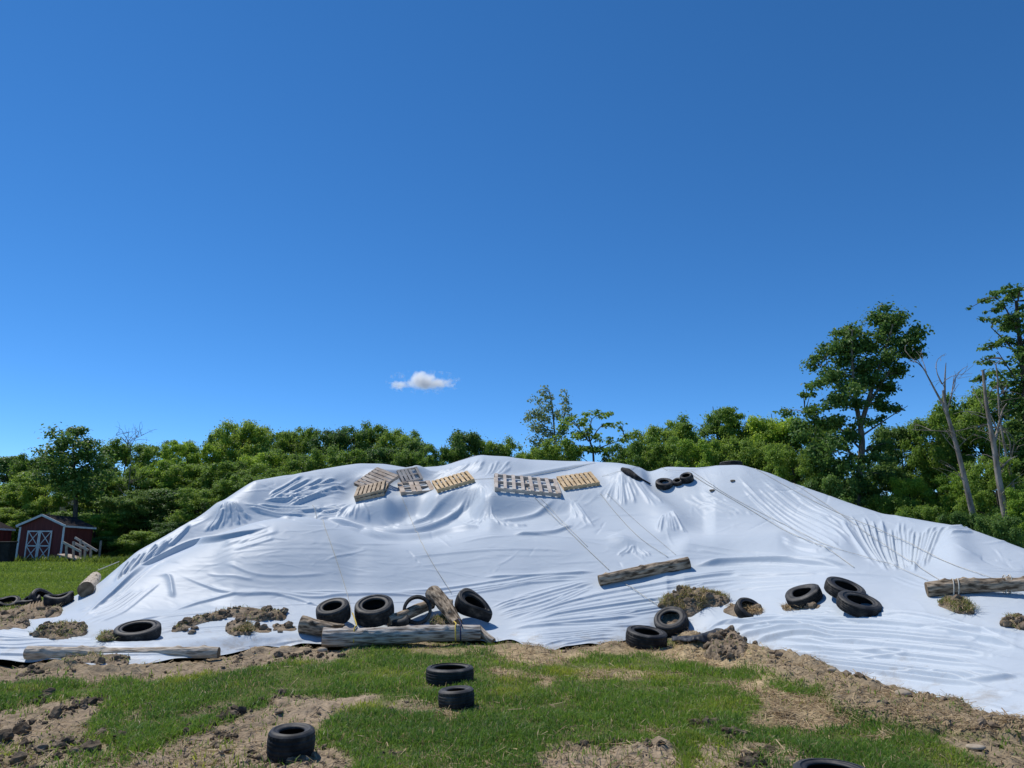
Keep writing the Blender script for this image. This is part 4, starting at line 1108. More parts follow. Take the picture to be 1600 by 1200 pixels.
ico = bmesh.new(); bmesh.ops.create_icosphere(ico, subdivisions=2, radius=1)
iv = np.array([v.co[:] for v in ico.verts]); it = np.array([[v.index for v in f.verts] for f in ico.faces]); ico.free()
def lumps(x, y, size, zf, rg, squash=.75):
    VV = []; TT = []
    z = zf(x, y)
    for i in range(len(x)):
        s = size[i]
        nv = iv * (1 + .65 * fbm(iv[:, 0] * 1.9 + i * 3.1, iv[:, 1] * 1.9 + iv[:, 2] * 1.6 + i, 2, 131)[:, None])
        a = rg.uniform(0, 6.28); ca, sa = math.cos(a), math.sin(a)
        nv = nv * rg.uniform(.7, 1.3, 3) * np.array([1, 1, squash]) * s
        nv = np.stack([nv[:, 0] * ca - nv[:, 1] * sa, nv[:, 0] * sa + nv[:, 1] * ca, nv[:, 2]], 1)
        VV.append(nv + [x[i], y[i], z[i] + s * .25]); TT.append(it + i * len(iv))
    return np.vstack(VV), np.vstack(TT)

def mound(label, poly, hgt, mat='soil', tuft=0, seed=1, tuft_col=(.09, .12, .03), group='soil mounds on the sheet'):
    poly = np.array(poly, float)
    u0, u1 = poly[:, 0].min() - 3, poly[:, 0].max() + 3; v0, v1 = poly[:, 1].min() - 2, poly[:, 1].max() + 2
    nu = max(14, int((u1 - u0) / 1.6)); nv = max(10, int((v1 - v0) / 1.1))
    U, Vv = np.meshgrid(np.linspace(u0, u1, nu), np.linspace(v0, v1, nv), indexing='ij')
    # foot of the mound on the film
    P = hit_many(U, Vv).reshape(nu, nv, 3)
    wU = U + 7 * fbm(U / 14, Vv / 8, 3, seed); wV = Vv + 4 * fbm(U / 14, Vv / 8, 3, seed + 3)
    m = inside(poly, wU, wV).astype(float)
    m = gauss1(gauss1(m, 2.2, 0), max(1.6, nv * .07), 1)
    nz = fbm(P[..., 0] / .16, P[..., 1] / .16, 4, seed + 9, .65); n2 = 1 - np.abs(fbm(P[..., 0] / .3, P[..., 1] / .3, 3, seed + 4))
    mm = np.clip((m - .18) / .82, 0, 1)
    add = mm * hgt * .54 * (.62 + .55 * nz + .5 * (n2 - .4)) - .06 * (1 - smooth01((m - .10) / .2))
    P[..., 2] = gauss1(gauss1(P[..., 2], 1, 0), 1, 1) + add
    root = empty('soil_mound', tuple(P[nu // 2, nv // 2]), label, 'soil mound', group)
    base = np.array(root.location)
    link('soil', mesh_np('soil', P.reshape(-1, 3) - base, grid_quads(nu, nv)[:, ::-1], None, M[mat]), root)
    rg = np.random.default_rng(seed)
    okc = np.argwhere((m > .3) & (fbm(P[..., 0] / .2, P[..., 1] / .2, 2, seed + 40) > -.15))
    nc = int(len(okc) * .10)
    if nc:
        sel = okc[rg.integers(0, len(okc), nc)]
        pp = P[sel[:, 0], sel[:, 1]] - base
        V_, T_ = lumps(pp[:, 0], pp[:, 1], np.minimum(.016 * np.exp(rg.exponential(.5, nc)), .07), lambda a_, b_: pp[:, 2], rg, .8)
        link('clods', mesh_np('clods', V_, None, T_, M['clod'], smooth=False), root)['kind'] = 'stuff'
    if tuft:
        ok = np.argwhere((m > .4) & (fbm(P[..., 0] / .25, P[..., 1] / .25, 2, seed + 50) > -.1))
        if len(ok):
            sel = ok[rg.integers(0, len(ok), tuft)]
            pp = P[sel[:, 0], sel[:, 1]] - base + rg.normal(0, .03, (tuft, 3)) * [1, 1, 0]
            cc = 1.7 * np.array(tuft_col) * rg.uniform(.6, 1.4, (tuft, 1)) * np.array([1, 1, 1])
            dry = rg.random(tuft) < .4
            cc[dry] = np.array([.55, .43, .25]) * rg.uniform(.7, 1.2, (dry.sum(), 1))
            V, q, t, C = blade_mesh(pp, None, rg.uniform(.03, .11, tuft) * rg.uniform(.5, 1.2, tuft), rg.uniform(.003, .006, tuft), 1.0, cc, rg)
            link('grass_tuft', mesh_np('grass_tuft', V, q, t, M['grass'], cols=C), root)['kind'] = 'stuff'
    return root
mound('long low soil mound below the scrap tyre heap at the left edge', [(-60, 945), (0, 947), (30, 942), (70, 948), (100, 952), (96, 962), (40, 968), (-60, 972)], .18, tuft=600, seed=3)
mound('small soil mound at the left edge under the long low one', [(-20, 968), (30, 968), (46, 974), (36, 982), (-20, 980)], .12, tuft=200, seed=4)
mound('oval soil mound left of the wide tyre', [(45, 994), (70, 981), (110, 975), (134, 984), (130, 994), (86, 998)], .18, tuft=500, seed=5)
mound('grassy tuft of soil touching the wide tyre on its left', [(146, 998), (160, 990), (178, 990), (184, 1000), (160, 1004)], .12, tuft=900, seed=6)
mound('long curved soil mound right of the wide tyre', [(262, 988), (285, 970), (330, 960), (375, 950), (445, 955), (446, 967), (400, 968), (360, 962), (320, 970), (280, 984)], .14, tuft=300, seed=7)
mound('round dark grassy sod below the long curved mound', [(350, 986), (358, 974), (375, 971), (388, 978), (389, 991), (365, 992)], .22, tuft=1600, seed=8, tuft_col=(.06, .07, .02))
mound('flat streak of soil crumbs beside the round grassy sod', [(390, 978), (420, 981), (424, 988), (395, 986)], .05, seed=9)
mound('small soil crumb patch left of the broken short log', [(424, 975), (445, 973), (462, 980), (452, 987), (430, 985)], .06, seed=10)
mound('soil packed under the long pale log', [(92, 1024), (150, 1022), (200, 1026), (205, 1036), (150, 1037), (100, 1034)], .07, tuft=300, seed=11)
mound('straw covered mound bursting through the torn sheet', [(1026, 948), (1048, 934), (1075, 924), (1105, 926), (1146, 938), (1130, 945), (1100, 948), (1082, 964), (1060, 958)], .28, tuft=2600, seed=12, tuft_col=(.15, .15, .05))
mound('straw patch beside the half-buried tyre', [(1132, 956), (1145, 946), (1160, 946), (1192, 955), (1196, 961), (1150, 962)], .10, tuft=900, seed=13, tuft_col=(.27, .21, .11))
mound('thin strip of straw under the squashed tyre', [(1222, 946), (1260, 944), (1284, 944), (1280, 950), (1226, 953)], .04, tuft=300, seed=14, tuft_col=(.27, .21, .11))
mound('grassy clump of soil under the rope wrapped log', [(1462, 945), (1490, 942), (1512, 945), (1524, 962), (1500, 960), (1478, 952)], .16, tuft=1200, seed=15, tuft_col=(.12, .14, .04))
mound('soil clump at the right edge below the rope wrapped log', [(1566, 976), (1585, 967), (1660, 968), (1660, 986), (1590, 982)], .16, tuft=800, seed=16, tuft_col=(.16, .16, .06))
mound('tall clod heap of soil below the torn flap', [(1098, 1022), (1112, 998), (1130, 990), (1158, 995), (1168, 1012), (1160, 1026), (1120, 1030)], .26, tuft=100, seed=17)
mound('soil and moss packed between the main log and the leaning log', [(668, 978), (680, 966), (705, 964), (712, 976), (690, 980)], .14, tuft=500, seed=18)
# torn black flap under the white film
rg = np.random.default_rng(5)
U, Vv = np.meshgrid(np.linspace(1050, 1132, 40), np.linspace(0, 1, 14), indexing='ij')
top = np.interp(U, [1050, 1090, 1105, 1118, 1132], [1003, 998, 990, 984, 988]); bot = np.interp(U, [1050, 1090, 1110, 1132], [1008, 1010, 1012, 1003])
P = hit_many(U, top + (bot - top) * Vv).reshape(40, 14, 3)
P[..., 2] += .05 + .06 * fbm(U / 26, Vv * 1.2, 2, 8) + .05 * np.sin(Vv * 3)
me = mesh_np('black_flap', P.reshape(-1, 3), grid_quads(40, 14)[:, ::-1], None, M['black_film'])
o = link('plastic_flap', me); sm = o.modifiers.new('thickness', 'SOLIDIFY'); sm.thickness = .006
tag(o, 'torn black plastic flap crumpled beside the tall clod heap', 'plastic flap')

# ------------------------------------------------------------------ turf: blades, straw, clods, stones
def scatter(n, u0, u1, v0, v1, rg):
    u = rg.uniform(u0, u1, n); v = rg.uniform(v0, v1, n)
    a, f, d = ray(u, v)
    t = HC / np.maximum(-d, 1e-3)
    return a * t, f * t
def outside_film(x, y, m=0.0):
    ph = np.arctan2(x, y); r = np.hypot(x, y)
    return (r < np.interp(ph, phi_c, r0) - m) | (r > np.interp(ph, phi_c, r6) + .1)
rg = np.random.default_rng(3)
x, y = scatter(560000, -150, 1750, 985, 1240, rg)
dens = 1 - np.maximum(np.maximum(zsample(Zdirt, x, y) * 1.02, zsample(Zstraw, x, y) * .95), zsample(Zberm, x, y) * .97)
pat = fbm(x / .55, y / .55, 3, 101)
dens = np.clip(dens + .55 * fbm(x / .28, y / .28, 3, 119) * (1 - np.abs(2 * dens - 1)), 0.03, 1) * np.clip(.72 + 1.1 * pat, .12, 1)
rbank = np.interp(np.arctan2(x, y), phi_c, r0) - np.hypot(x, y)
dens *= np.where(rbank < .45, .25 + .5 * (vnoise(x / .35, y / .35, 103) > .62), 1)
ok = outside_film(x, y, .06) & (rg.random(len(x)) < dens) & (np.hypot(x, y) < 16.5)
x, y, pat = x[ok], y[ok], pat[ok]
n = len(x)
P = np.stack([x, y, ground_z(x, y) - .005], 1)
hue = fbm(x / 1.3, y / 1.3, 3, 107)
base = np.array([.190, .315, .036]); yel = np.array([.40, .43, .06]); dk = np.array([.11, .215, .036]); dry_c = np.array([.42, .33, .18])
k = np.clip(.35 + .8 * hue + rg.normal(0, .22, n), 0, 1)[:, None]
C = dk * (1 - k) + base * k
k2 = np.clip(fbm(x / .9 + 40, y / .9, 2, 109) * 1.6 - .35 + rg.normal(0, .15, n), 0, .9)[:, None]
C = C * (1 - k2) + yel * k2
dry = rg.random(n) < .09 + .17 * np.clip(-pat, 0, 1)
C[dry] = dry_c * rg.uniform(.6, 1.2, (dry.sum(), 1))
hg = rg.uniform(.035, .085, n) * (1 + .8 * np.clip(pat, -.5, 1)); hg[rg.random(n) < .03] *= 1.6
V, q, t, CC = blade_mesh(P, None, hg, rg.uniform(.0022, .0045, n) * (1 + np.hypot(x, y) / 20), .5, C, rg)
tag(link('grass', mesh_np('grass', V, q, t, M['grass'], cols=CC)), 'green turf in front of the heap', None, None, 'stuff')
# straw
x, y = scatter(150000, -150, 1750, 985, 1240, rg)
dens = np.maximum(zsample(Zstraw, x, y), zsample(Zberm, x, y) * .55); dens = np.maximum(dens, zsample(Zdirt, x, y) * .10) + .02
dens *= np.clip(.7 + fbm(x / .3, y / .3, 3, 113), .2, 1.2)
ok = outside_film(x, y, .02) & (rg.random(len(x)) < dens) & (np.hypot(x, y) < 16.5)
x, y = x[ok], y[ok]; n = len(x)
P = np.stack([x, y, ground_z(x, y) + rg.uniform(0, .035, n)], 1)
az = rg.uniform(0, np.pi, n); L = rg.uniform(.03, .11, n)[:, None]; tl = rg.normal(0, .25, n)
d = np.stack([np.cos(az), np.sin(az), tl], 1); s_ = np.stack([-np.sin(az), np.cos(az), rg.normal(0, .5, n)], 1) * rg.uniform(.0022, .0040, n)[:, None]
V = np.stack([P - d * L - s_, P + d * L - s_, P + d * L + s_, P - d * L + s_], 1).reshape(-1, 3)
C = np.array([.42, .315, .175]) * rg.uniform(.5, 1.25, (n, 1)) * np.array([1, 1, 1])
C[rg.random(n) < .25] *= np.array([.65, .6, .6])
q = np.arange(n)[:, None] * 4 + np.arange(4)[None]
tag(link('straw', mesh_np('straw', V, q, None, M['straw'], smooth=False, cols=np.repeat(C, 4, 0))), 'dry straw strewn over turf and soil', None, None, 'stuff')
x, y = scatter(30000, -120, 1720, 990, 1235, rg)
dens = np.maximum(zsample(Zdirt, x, y), zsample(Zberm, x, y) * 1.0) * np.clip(.25 + 1.5 * fbm(x / .5, y / .5, 3, 141), 0.02, 1)
rbank = np.interp(np.arctan2(x, y), phi_c, r0) - np.hypot(x, y)
dens = np.maximum(dens, np.where((rbank < .5) & (rbank > -.05), .35 * (vnoise(x / .4, y / .4, 143) > .5), 0))
ok = outside_film(x, y, -.05) & (rg.random(len(x)) < dens * .45) & (np.hypot(x, y) < 16)
x, y = x[ok][:5200], y[ok][:5200]
sz = np.minimum(.009 * np.exp(rg.exponential(.42, len(x))), .05) * (.8 + np.hypot(x, y) / 40)
V, T = lumps(x, y, sz, ground_z, rg)
tag(link('soil_clods', mesh_np('soil_clods', V, None, T, M['clod'], smooth=False)), 'crumbs and clods of dug soil', None, None, 'stuff')
# damp clods thrown up along the ruts
us, vs_, ss = [], [], []
for path, n_, spread, big in (([(5, 1152), (60, 1128), (110, 1108), (165, 1088)], 110, 5, .07), ([(285, 1146), (350, 1122), (400, 1100), (446, 1083)], 120, 4, .065), ([(120, 1168), (170, 1150), (205, 1160)], 90, 9, .08), ([(55, 1100), (75, 1092), (80, 1088)], 40, 5, .08),
                              ([(340, 1155), (360, 1148)], 35, 5, .08), ([(585, 1192), (620, 1178), (628, 1190)], 60, 6, .08), ([(900, 1163), (960, 1160), (1030, 1163)], 50, 3, .04), ([(1075, 1135), (1105, 1130), (1150, 1148)], 70, 6, .05), ([(1160, 1190), (1195, 1175), (1180, 1200)], 60, 9, .06), ([(30, 1180), (90, 1160), (150, 1190)], 90, 14, .06), ([(420, 1030), (470, 1022), (540, 1026)], 60, 4, .06), ([(40, 1046), (60, 1050)], 40, 7, .09)):
    c_ = catmull(path, 2.0)
    for _ in range(int(n_ * .6)):
        a_ = c_[rg.integers(0, len(c_))]
        us.append(a_[0] + rg.normal(0, spread)); vs_.append(a_[1] + rg.normal(0, spread * .6)); ss.append(min(big, .014 * math.exp(rg.exponential(.6))))
Hd = hit_many(us, vs_)
V, T = lumps(Hd[:, 0], Hd[:, 1], np.array(ss), ground_z, rg, .8)
tag(link('damp_clods', mesh_np('damp_clods', V, None, T, M['damp_clod'], smooth=False)), 'dark damp clods thrown up along the wheel ruts', None, None, 'stuff')
# bigger clods and crumbs on the film near the long curved mound
x = []; y = []; 
for (u, v) in [(292, 985), (300, 988), (303, 982), (388, 965), (383, 966), (352, 966), (345, 968), (300, 990), (1065, 1004), (1092, 1004), (1075, 1003), (1010, 1006), (430, 985), (437, 988)]:
    p = hit(u + rg.uniform(-2, 2), v); x.append(p.x); y.append(p.y)
V, T = lumps(np.array(x), np.array(y), rg.uniform(.03, .06, len(x)), surf_z, rg, .5)
tag(link('soil_crumbs', mesh_np('soil_crumbs', V, None, T, M['clod'], smooth=False)), 'loose soil crumbs spilled on the sheet', None, None, 'stuff')
# stones
def stone(label, u, v, s, squash=.5, mat='stone'):
    p = hit(u, v)
    nv = iv * (1 + .25 * fbm(iv[:, 0] * 1.2 + u, iv[:, 1] * 1.2 + iv[:, 2] + v, 2, 151)[:, None]) * np.array([1.25, .9, squash]) * s
    o = link('stone', mesh_np('stone', nv, None, it, M[mat]), None, (p.x, p.y, p.z + s * squash * .35))
    tag(o, label, 'stone', 'stones lying about')
stone('largest tan stone on the soil bank by the sheet edge', 1411, 1086, .085, .6)
stone('flat pale stone lying in the turf at the lower right', 1525, 1168, .075, .3)
stone('small grey stone on the bank left of the largest stone', 1300, 1048, .05, .7)
stone('flat stone in front of the fat knobbly tyre', 463, 1186, .09, .25)
stone('pale stone on the edge between the long log and main log', 503, 1018, .07, .8)
stone('small round stone on the bank above the tall clod heap', 1218, 1025, .06, .9, 'clod')
for lab, u, v in (('dark small lump lying high on the right slope', 1113, 767), ('tiny dark lump on the right slope near the crest', 1145, 752)):
    stone(lab, u, v, .06, .6, 'clod')
# lawn on the far left
rg = np.random.default_rng(9)
def lawn(n, u0, u1, v0, v1, hs, seed):
    rg = np.random.default_rng(seed)
    u = rg.uniform(u0, u1, n); v = rg.uniform(v0, v1, n)
    a, f, d = ray(u, v); e = d / np.hypot(a, f); l = np.hypot(a, f)
    # sight line meets the gently rising ground
    r = (HC - 0.1) / np.maximum(-e, .02)
    for _ in range(25):
        r = .5 * r + .5 * (HC - ground_z(a / l * r, f / l * r)) / np.maximum(-e, .02)
        r = np.clip(r, 10, 70)
    x, y = a / l * r, f / l * r
    ok = outside_film(x, y, 0) & (r > 17.0) & (r < 62)
    return x[ok], y[ok], rg
x, y, rg = lawn(120000, -200, 260, 868, 958, 1, 9)
n = len(x); r = np.hypot(x, y)
hue = fbm(x / 2.5, y / 2.5, 3, 161)
k = np.clip(.5 + .8 * hue + rg.normal(0, .2, n), 0, 1)[:, None]
C = np.array([.14, .24, .03]) * (1 - k) + np.array([.23, .32, .045]) * k
tall = (vnoise(x / .8, y / .8, 163) > .62) & (y > 38)
hg = rg.uniform(.06, .13, n) * (1 + .6 * hue) * (1 + r / 70); hg[tall] *= 2.6
C[tall] *= .7
V, q, t, CC = blade_mesh(np.stack([x, y, ground_z(x, y) - .01], 1), None, hg, rg.uniform(.004, .008, n) * r / 16, .5, C, rg)
tag(link('lawn', mesh_np('lawn', V, q, t, M['grass'], cols=CC)), 'bright rough lawn before the red sheds', None, None, 'stuff')

# ------------------------------------------------------------------ sheds, ramp
def shed(label, loc, rz, wd=2.7, dp=3.4, h=1.95, pk=2.48, door_shade=False):
    root = empty('shed', None, label, 'shed', 'red sheds by the wood', Matrix.Translation(loc) @ Matrix.Rotation(rz, 4, 'Z'))
    bm = bmesh.new()
    hw = wd / 2
    ds = .10                                        # the back stands a little lower
    f = [bm.verts.new(c) for c in ((-hw, 0, -.3), (hw, 0, -.3), (hw, 0, h), (0, 0, pk), (-hw, 0, h))]
    b = [bm.verts.new(c) for c in ((-hw, dp, -.3), (hw, dp, -.3), (hw, dp, h - ds), (0, dp, pk - ds), (-hw, dp, h - ds))]
    bm.faces.new(f); bm.faces.new(b[::-1])
    for i in range(5):
        j = (i + 1) % 5
        bm.faces.new((f[i], f[j], b[j], b[i]))
    link('wall', bm_mesh('wall', bm, M['red']), root)
    bm = bmesh.new()
    for sg in (-1, 1):
        a0 = Vector((0, -.12, pk + .03)); a1 = Vector((sg * (hw + .12), -.12, h - .02))
        b0 = Vector((0, dp + .1, pk - ds + .03)); b1 = Vector((sg * (hw + .12), dp + .1, h - ds - .02))
        up_ = Vector((0, 0, .06))
        vs = [bm.verts.new(c) for c in (a0, a1, b1, b0, a0 + up_, a1 + up_, b1 + up_, b0 + up_)]
        for q in ((0, 1, 2, 3), (7, 6, 5, 4), (0, 4, 5, 1), (1, 5, 6, 2), (2, 6, 7, 3)): bm.faces.new([vs[i] for i in q])
    link('roof', bm_mesh('roof', bm, M['shingle']), root)
    for sg in (-1, 1):
        link('corner_trim', box_mesh('corner_trim', (sg * (hw - .05), -.018, h / 2 - .1), (.12, .03, h + .1), M['trim']), root)
        link('fascia', bar_mesh('fascia', (0, -.14, pk + .035), (sg * (hw + .14), -.14, h - .015), .03, .12, M['trim'], Vector((0, 0, 1))), root)
        link('eave_trim', bar_mesh('eave_trim', (sg * (hw + .135), -.12, h - .03), (sg * (hw + .135), dp + .1, h - ds - .03), .03, .10, M['trim']), root)
    dw, dh = 1.62, 1.76
    if door_shade:
        link('doorway', box_mesh('doorway', (.45, -.012, .75), (1.5, .03, 1.5), M['dark']), root)  # dark panel on the solid wall paints the shade inside an open doorway
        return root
    for sg in (-1, 1):
        x0 = -.08 + sg * dw / 4
        dr = link('door', box_mesh('door', (x0, -.02, dh / 2 - .02), (dw / 2 - .01, .035, dh), M['red']), root)
        bm = bmesh.new()
        for dx in (-1, 1): add_box(bm, (x0 + dx * (dw / 4 - .045), -.05, dh / 2 - .02), (.075, .025, dh))
        for zz in (.02, dh / 2, dh - .06): add_box(bm, (x0, -.0485, zz), (dw / 2 - .16, .022, .07))
        link('door_frame', bm_mesh('door_frame', bm, M['trim']), dr)
        bm = bmesh.new()
        for zz in (dh * .26, dh * .74):
            ang = math.atan2(dh / 2 - .12, dw / 2 - .16); ln = math.hypot(dh / 2 - .12, dw / 2 - .16) * .97
            for s2, yo in ((-1, -.0465), (1, -.0445)):
                add_box(bm, (x0, yo, zz), (ln, .016, .042), Matrix.Rotation(s2 * ang, 3, 'Y'))
        link('cross_brace', bm_mesh('cross_brace', bm, M['trim']), dr)
    return root
def gpt(u, v, y):
    p = at_y(u, v, y); p.z = float(ground_z(np.array([p.x]), np.array([p.y]))[0]); return p
sc = gpt(59, 877, 41.5)
shed('red shed with white crossed double doors at the edge of the lawn', sc, R(-9), wd=2.95, dp=2.2, h=2.0, pk=2.58)
sc2 = gpt(-84, 878, 41.0)
shed('red shed cut off by the left edge, with a dark panel as the shade in its doorway', sc2, R(-9), wd=2.9, dp=2.6, door_shade=True)
bx = gpt(8, 880, 39.5)
o = empty('bin', tuple(bx), 'black bin standing between the two red sheds', 'bin')
bm = bmesh.new(); add_box(bm, (0, 0, .55), (.62, .6, 1.1), None, .03); link('body', bm_mesh('body', bm, M['dark']), o)
bm = bmesh.new(); add_box(bm, (0, 0, 1.14), (.68, .66, .08), None, .02); link('lid', bm_mesh('lid', bm, M['dark']), o)
# timber ramp frame beside the shed
rp = gpt(100, 878, 39.9)
root = empty('ramp_frame', tuple(rp), 'open timber ramp frame of posts and sloping rails right of the red shed', 'ramp')
def rl(u, v, y): return at_y(u, v, y) - rp
for u, vt, vb, y in ((104, 850, 882, 39.6), (115, 846, 886, 40.0), (126, 843, 880, 40.8), (133, 850, 880, 40.4), (142, 856, 878, 41.0)):
    link('post', bar_mesh('post', rl(u - .6, vb, y), rl(u, vt, y), .10, .10, M['wood_grey'], Vector((0, 1, 0))), root)
for (u0_, v0_, u1_, v1_, y) in ((98, 847, 126, 862, 39.5), (117, 849, 138, 860, 40.3), (117, 840, 152, 861, 40.9)):
    link('rail', bar_mesh('rail', rl(u0_, v0_, y), rl(u1_, v1_, y), .05, .12, M['wood_pale']), root)
link('deck', bar_mesh('deck', rl(98, 866, 40.2), rl(126, 874, 40.2), 1.0, .06, M['wood_grey']), root)
fp = gpt(154, 877, 44)
o = link('fence_post', box_mesh('fence_post', (0, 0, .5), (.10, .10, 1.1), M['wood_grey'], None, .01), None, fp)
tag(o, 'lone dark fence post right of the ramp frame', 'fence post')

# ------------------------------------------------------------------ trees
def leaves(C, Rd, n, leaf, rg, flat=.55, upb=.7):
    """C centres k,3; Rd radii k; n leaves spread through the clumps"""
    k = len(C)
    wgt = Rd ** 2; wgt = wgt / wgt.sum()
    idx = rg.choice(k, n, p=wgt)
    d = rg.normal(0, 1, (n, 3)); d /= np.linalg.norm(d, axis=1)[:, None]
    rad = rg.random(n) ** .45 * np.exp(rg.normal(.02, .28, n))
    sc = np.array([1, 1, flat])
    P = C[idx] + d * sc * (Rd[idx] * rad)[:, None]
    nrm = d * .55 + np.array([0, 0, upb]) + rg.normal(0, .45, (n, 3)); nrm /= np.linalg.norm(nrm, axis=1)[:, None]
    t = np.cross(nrm, rg.normal(0, 1, (n, 3))); t /= np.linalg.norm(t, axis=1)[:, None] + 1e-9
    b = np.cross(nrm, t)
    s = leaf * rg.uniform(.55, 1.35, n)[:, None]
    V = np.stack([P - t * s * .62, P - b * s * .40 + nrm * s * .08, P + t * s * .62, P + b * s * .40 + nrm * s * .08], 1).reshape(-1, 3)
    return V, np.arange(n * 4).reshape(n, 4)

def limb(p0, p1, r0_, r1_, rg, n=6, bend=.12):
    t = np.linspace(0, 1, n)[:, None]
    p0 = np.array(p0, float); p1 = np.array(p1, float)
    L = np.linalg.norm(p1 - p0)
    off = rg.normal(0, bend * L, 3) * np.array([1, 1, .4])
    P = p0 * (1 - t) + p1 * t + off * np.sin(t * np.pi) * .6 + np.array([0, 0, bend * L]) * np.sin(t * np.pi) * .5
    return tube_np(P, np.linspace(r0_, r1_, n), 6, False)

def generic_tree(seed, base=.12, width=.62, nl=26, leaf=.026, n=9000, shape='round', mat='leaf_mid', flat=.55, pad=.105, bark='bark', lk=.60, nk=4.6):
    """unit-height tree"""
    rg = np.random.default_rng(seed)
    tr = []
    n_ = 9; t = np.linspace(0, 1, n_)
    ax = np.stack([.03 * np.sin(t * 4 + seed), .03 * np.cos(t * 3.3 + seed) - .03, t * .93], 1); ax[0, :2] = 0
    tr.append(tube_np(ax, np.interp(t, [0, .1, 1], [.024, .018, .003]), 8, False))
    C = []; Rd = []
    for i in range(nl):
        q = (i + .5) / nl
        h = base + (1 - base) * (q ** .75) * .90
        rel = (h - base) / (1 - base)
        pr = {'round': math.sqrt(max(0, 1 - (2 * rel - .85) ** 2 / 1.35)), 'cone': (1.08 - rel) ** .8 * 1.05, 'oval': math.sqrt(max(.02, 1 - (2 * rel - 1) ** 2)) * .9 + .06,
              'vase': .35 + .75 * rel if rel < .8 else 1.0 - (rel - .8) * 2}[shape]
        L = width / 2 * max(.36, pr) * rg.uniform(.6, 1.25)
        az = i * 2.39996 + rg.uniform(-.5, .5)
        st = np.array([np.interp(max(.05, h - L * .45), ax[:, 2], ax[:, 0]), np.interp(h, ax[:, 2], ax[:, 1]), max(.04, h - L * rg.uniform(.2, .55))])
        e = np.array([math.cos(az) * L, math.sin(az) * L, 0]) + np.array([st[0], st[1], h])
        tr.append(limb(st, e, .0065 * (1.15 - rel), .0012, rg))
        for f in (.5, .8, 1.02):
            c = st * (1 - f) + e * f + rg.normal(0, .02, 3)
            C.append(c); Rd.append(pad * rg.uniform(.4, 1.1) * (.75 + .35 * (1 - rel)))
        for _ in range(2):
            C.append(e + rg.normal(0, .045, 3)); Rd.append(pad * rg.uniform(.35, .7))
    C.append(np.array([ax[-1, 0], ax[-1, 1], .86])); Rd.append(pad * .9)
    for _ in range(5):
        C.append(np.array([ax[-1, 0], ax[-1, 1], .80]) + rg.normal(0, .055, 3) * np.array([1, 1, .4])); Rd.append(pad * .6)
    C = np.array(C); Rd = np.array(Rd)
    nb = (np.linalg.norm(C[:, None] - C[None], axis=2) < pad * 1.35).sum(1) - 1
    ok = (nb >= 4)
    C, Rd = C[ok], Rd[ok]
    # pull stray tops down onto the crown
    top_ = np.sort(C[:, 2])[-max(4, len(C) // 14)]
    C[:, 2] = np.where(C[:, 2] > top_, top_ + (C[:, 2] - top_) * .75, C[:, 2])
    V, q = leaves(C, Rd, int(n * nk), leaf * lk, rg, flat)
    tv = join_np(tr)
    return mesh_np('trunk', tv[0], tv[1], tv[2], M[bark]), mesh_np('crown', V, q, None, M[mat], smooth=False)

KIND = {
    'maple': [generic_tree(1, .08, .76, 40, .027, 9500, 'round'), generic_tree(2, .05, .72, 40, .027, 9500, 'oval'), generic_tree(12, .08, .80, 42, .026, 9500, 'round', flat=.45), generic_tree(14, .06, .74, 38, .027, 9500, 'oval')],
    'dark': [generic_tree(3, .05, .70, 40, .028, 9500, 'round', 'leaf_dark'), generic_tree(4, .06, .62, 38, .028, 9000, 'oval', 'leaf_dark')],
    'yellow': [generic_tree(5, .06, .80, 40, .027, 9000, 'round', 'leaf_yellow', .45), generic_tree(6, .06, .72, 38, .028, 9000, 'oval', 'leaf_yellow', .5)],
    'bush': [generic_tree(7, .02, .95, 26, .042, 6500, 'round', 'leaf_mid', .6, .15), generic_tree(8, .02, 1.0, 26, .042, 6500, 'round', 'leaf_dark', .6, .15)],
    'ash': [generic_tree(9, .15, .85, 24, .026, 8000, 'vase', 'leaf_mid', .32, .11)],
}
used_i = {}
def plant(kind, label, u, vtop, r, wpx=None, group=None, cat='tree', name=None, vi=None):
    kl = KIND[kind]
    i = used_i.get(kind, 0) if vi is None else vi; used_i[kind] = i + 1
    tm, cm = kl[i % len(kl)]
    top = at_r(u, vtop, r)
    gz_ = float(ground_z(np.array([top.x]), np.array([top.y]))[0])
    H = (top.z - gz_ + .1) * 1.09
    root = empty(name or 'broadleaf_tree', (top.x, top.y, gz_ - .1), label, cat, group)
    sxy = 1.0
    if wpx:
        wm = wpx * (top.y * cp) / F
        cw = np.array([v.co.x for v in cm.vertices]) if not hasattr(plant, str(id(cm))) else None
        wid0 = {'maple': .86, 'dark': .80, 'yellow': .88, 'bush': 1.15, 'ash': 1.0}[kind]
        sxy = min(2.2, max(.6, wm / (wid0 * H)))
    rot = (i * 1.7 + u * .013) % 6.28
    for nm, m_ in (('trunk', tm), ('crown', cm)):
        o = link(nm, m_, root)
        o.scale = (H * sxy, H * sxy, H); o.rotation_euler = (0, 0, rot)
    return root
ORD = ['first', 'second', 'third', 'fourth', 'fifth', 'sixth', 'seventh', 'eighth', 'ninth', 'tenth', 'eleventh', 'twelfth', 'thirteenth', 'fourteenth']
KW = {'maple': 'mid green', 'dark': 'dark green', 'yellow': 'yellow green', 'bush': 'low bushy', 'ash': 'layered green'}
def row(specs, where, group, **kw):
    for i, (k, u, v, r, wpx) in enumerate(specs):
        if u < 320 and r < 72: r = r + 9 * (1 - u / 420)
        plant(k, f'{KW[k]} tree, {ORD[i]} from the left {where}', u, v, r, wpx, group, **kw)
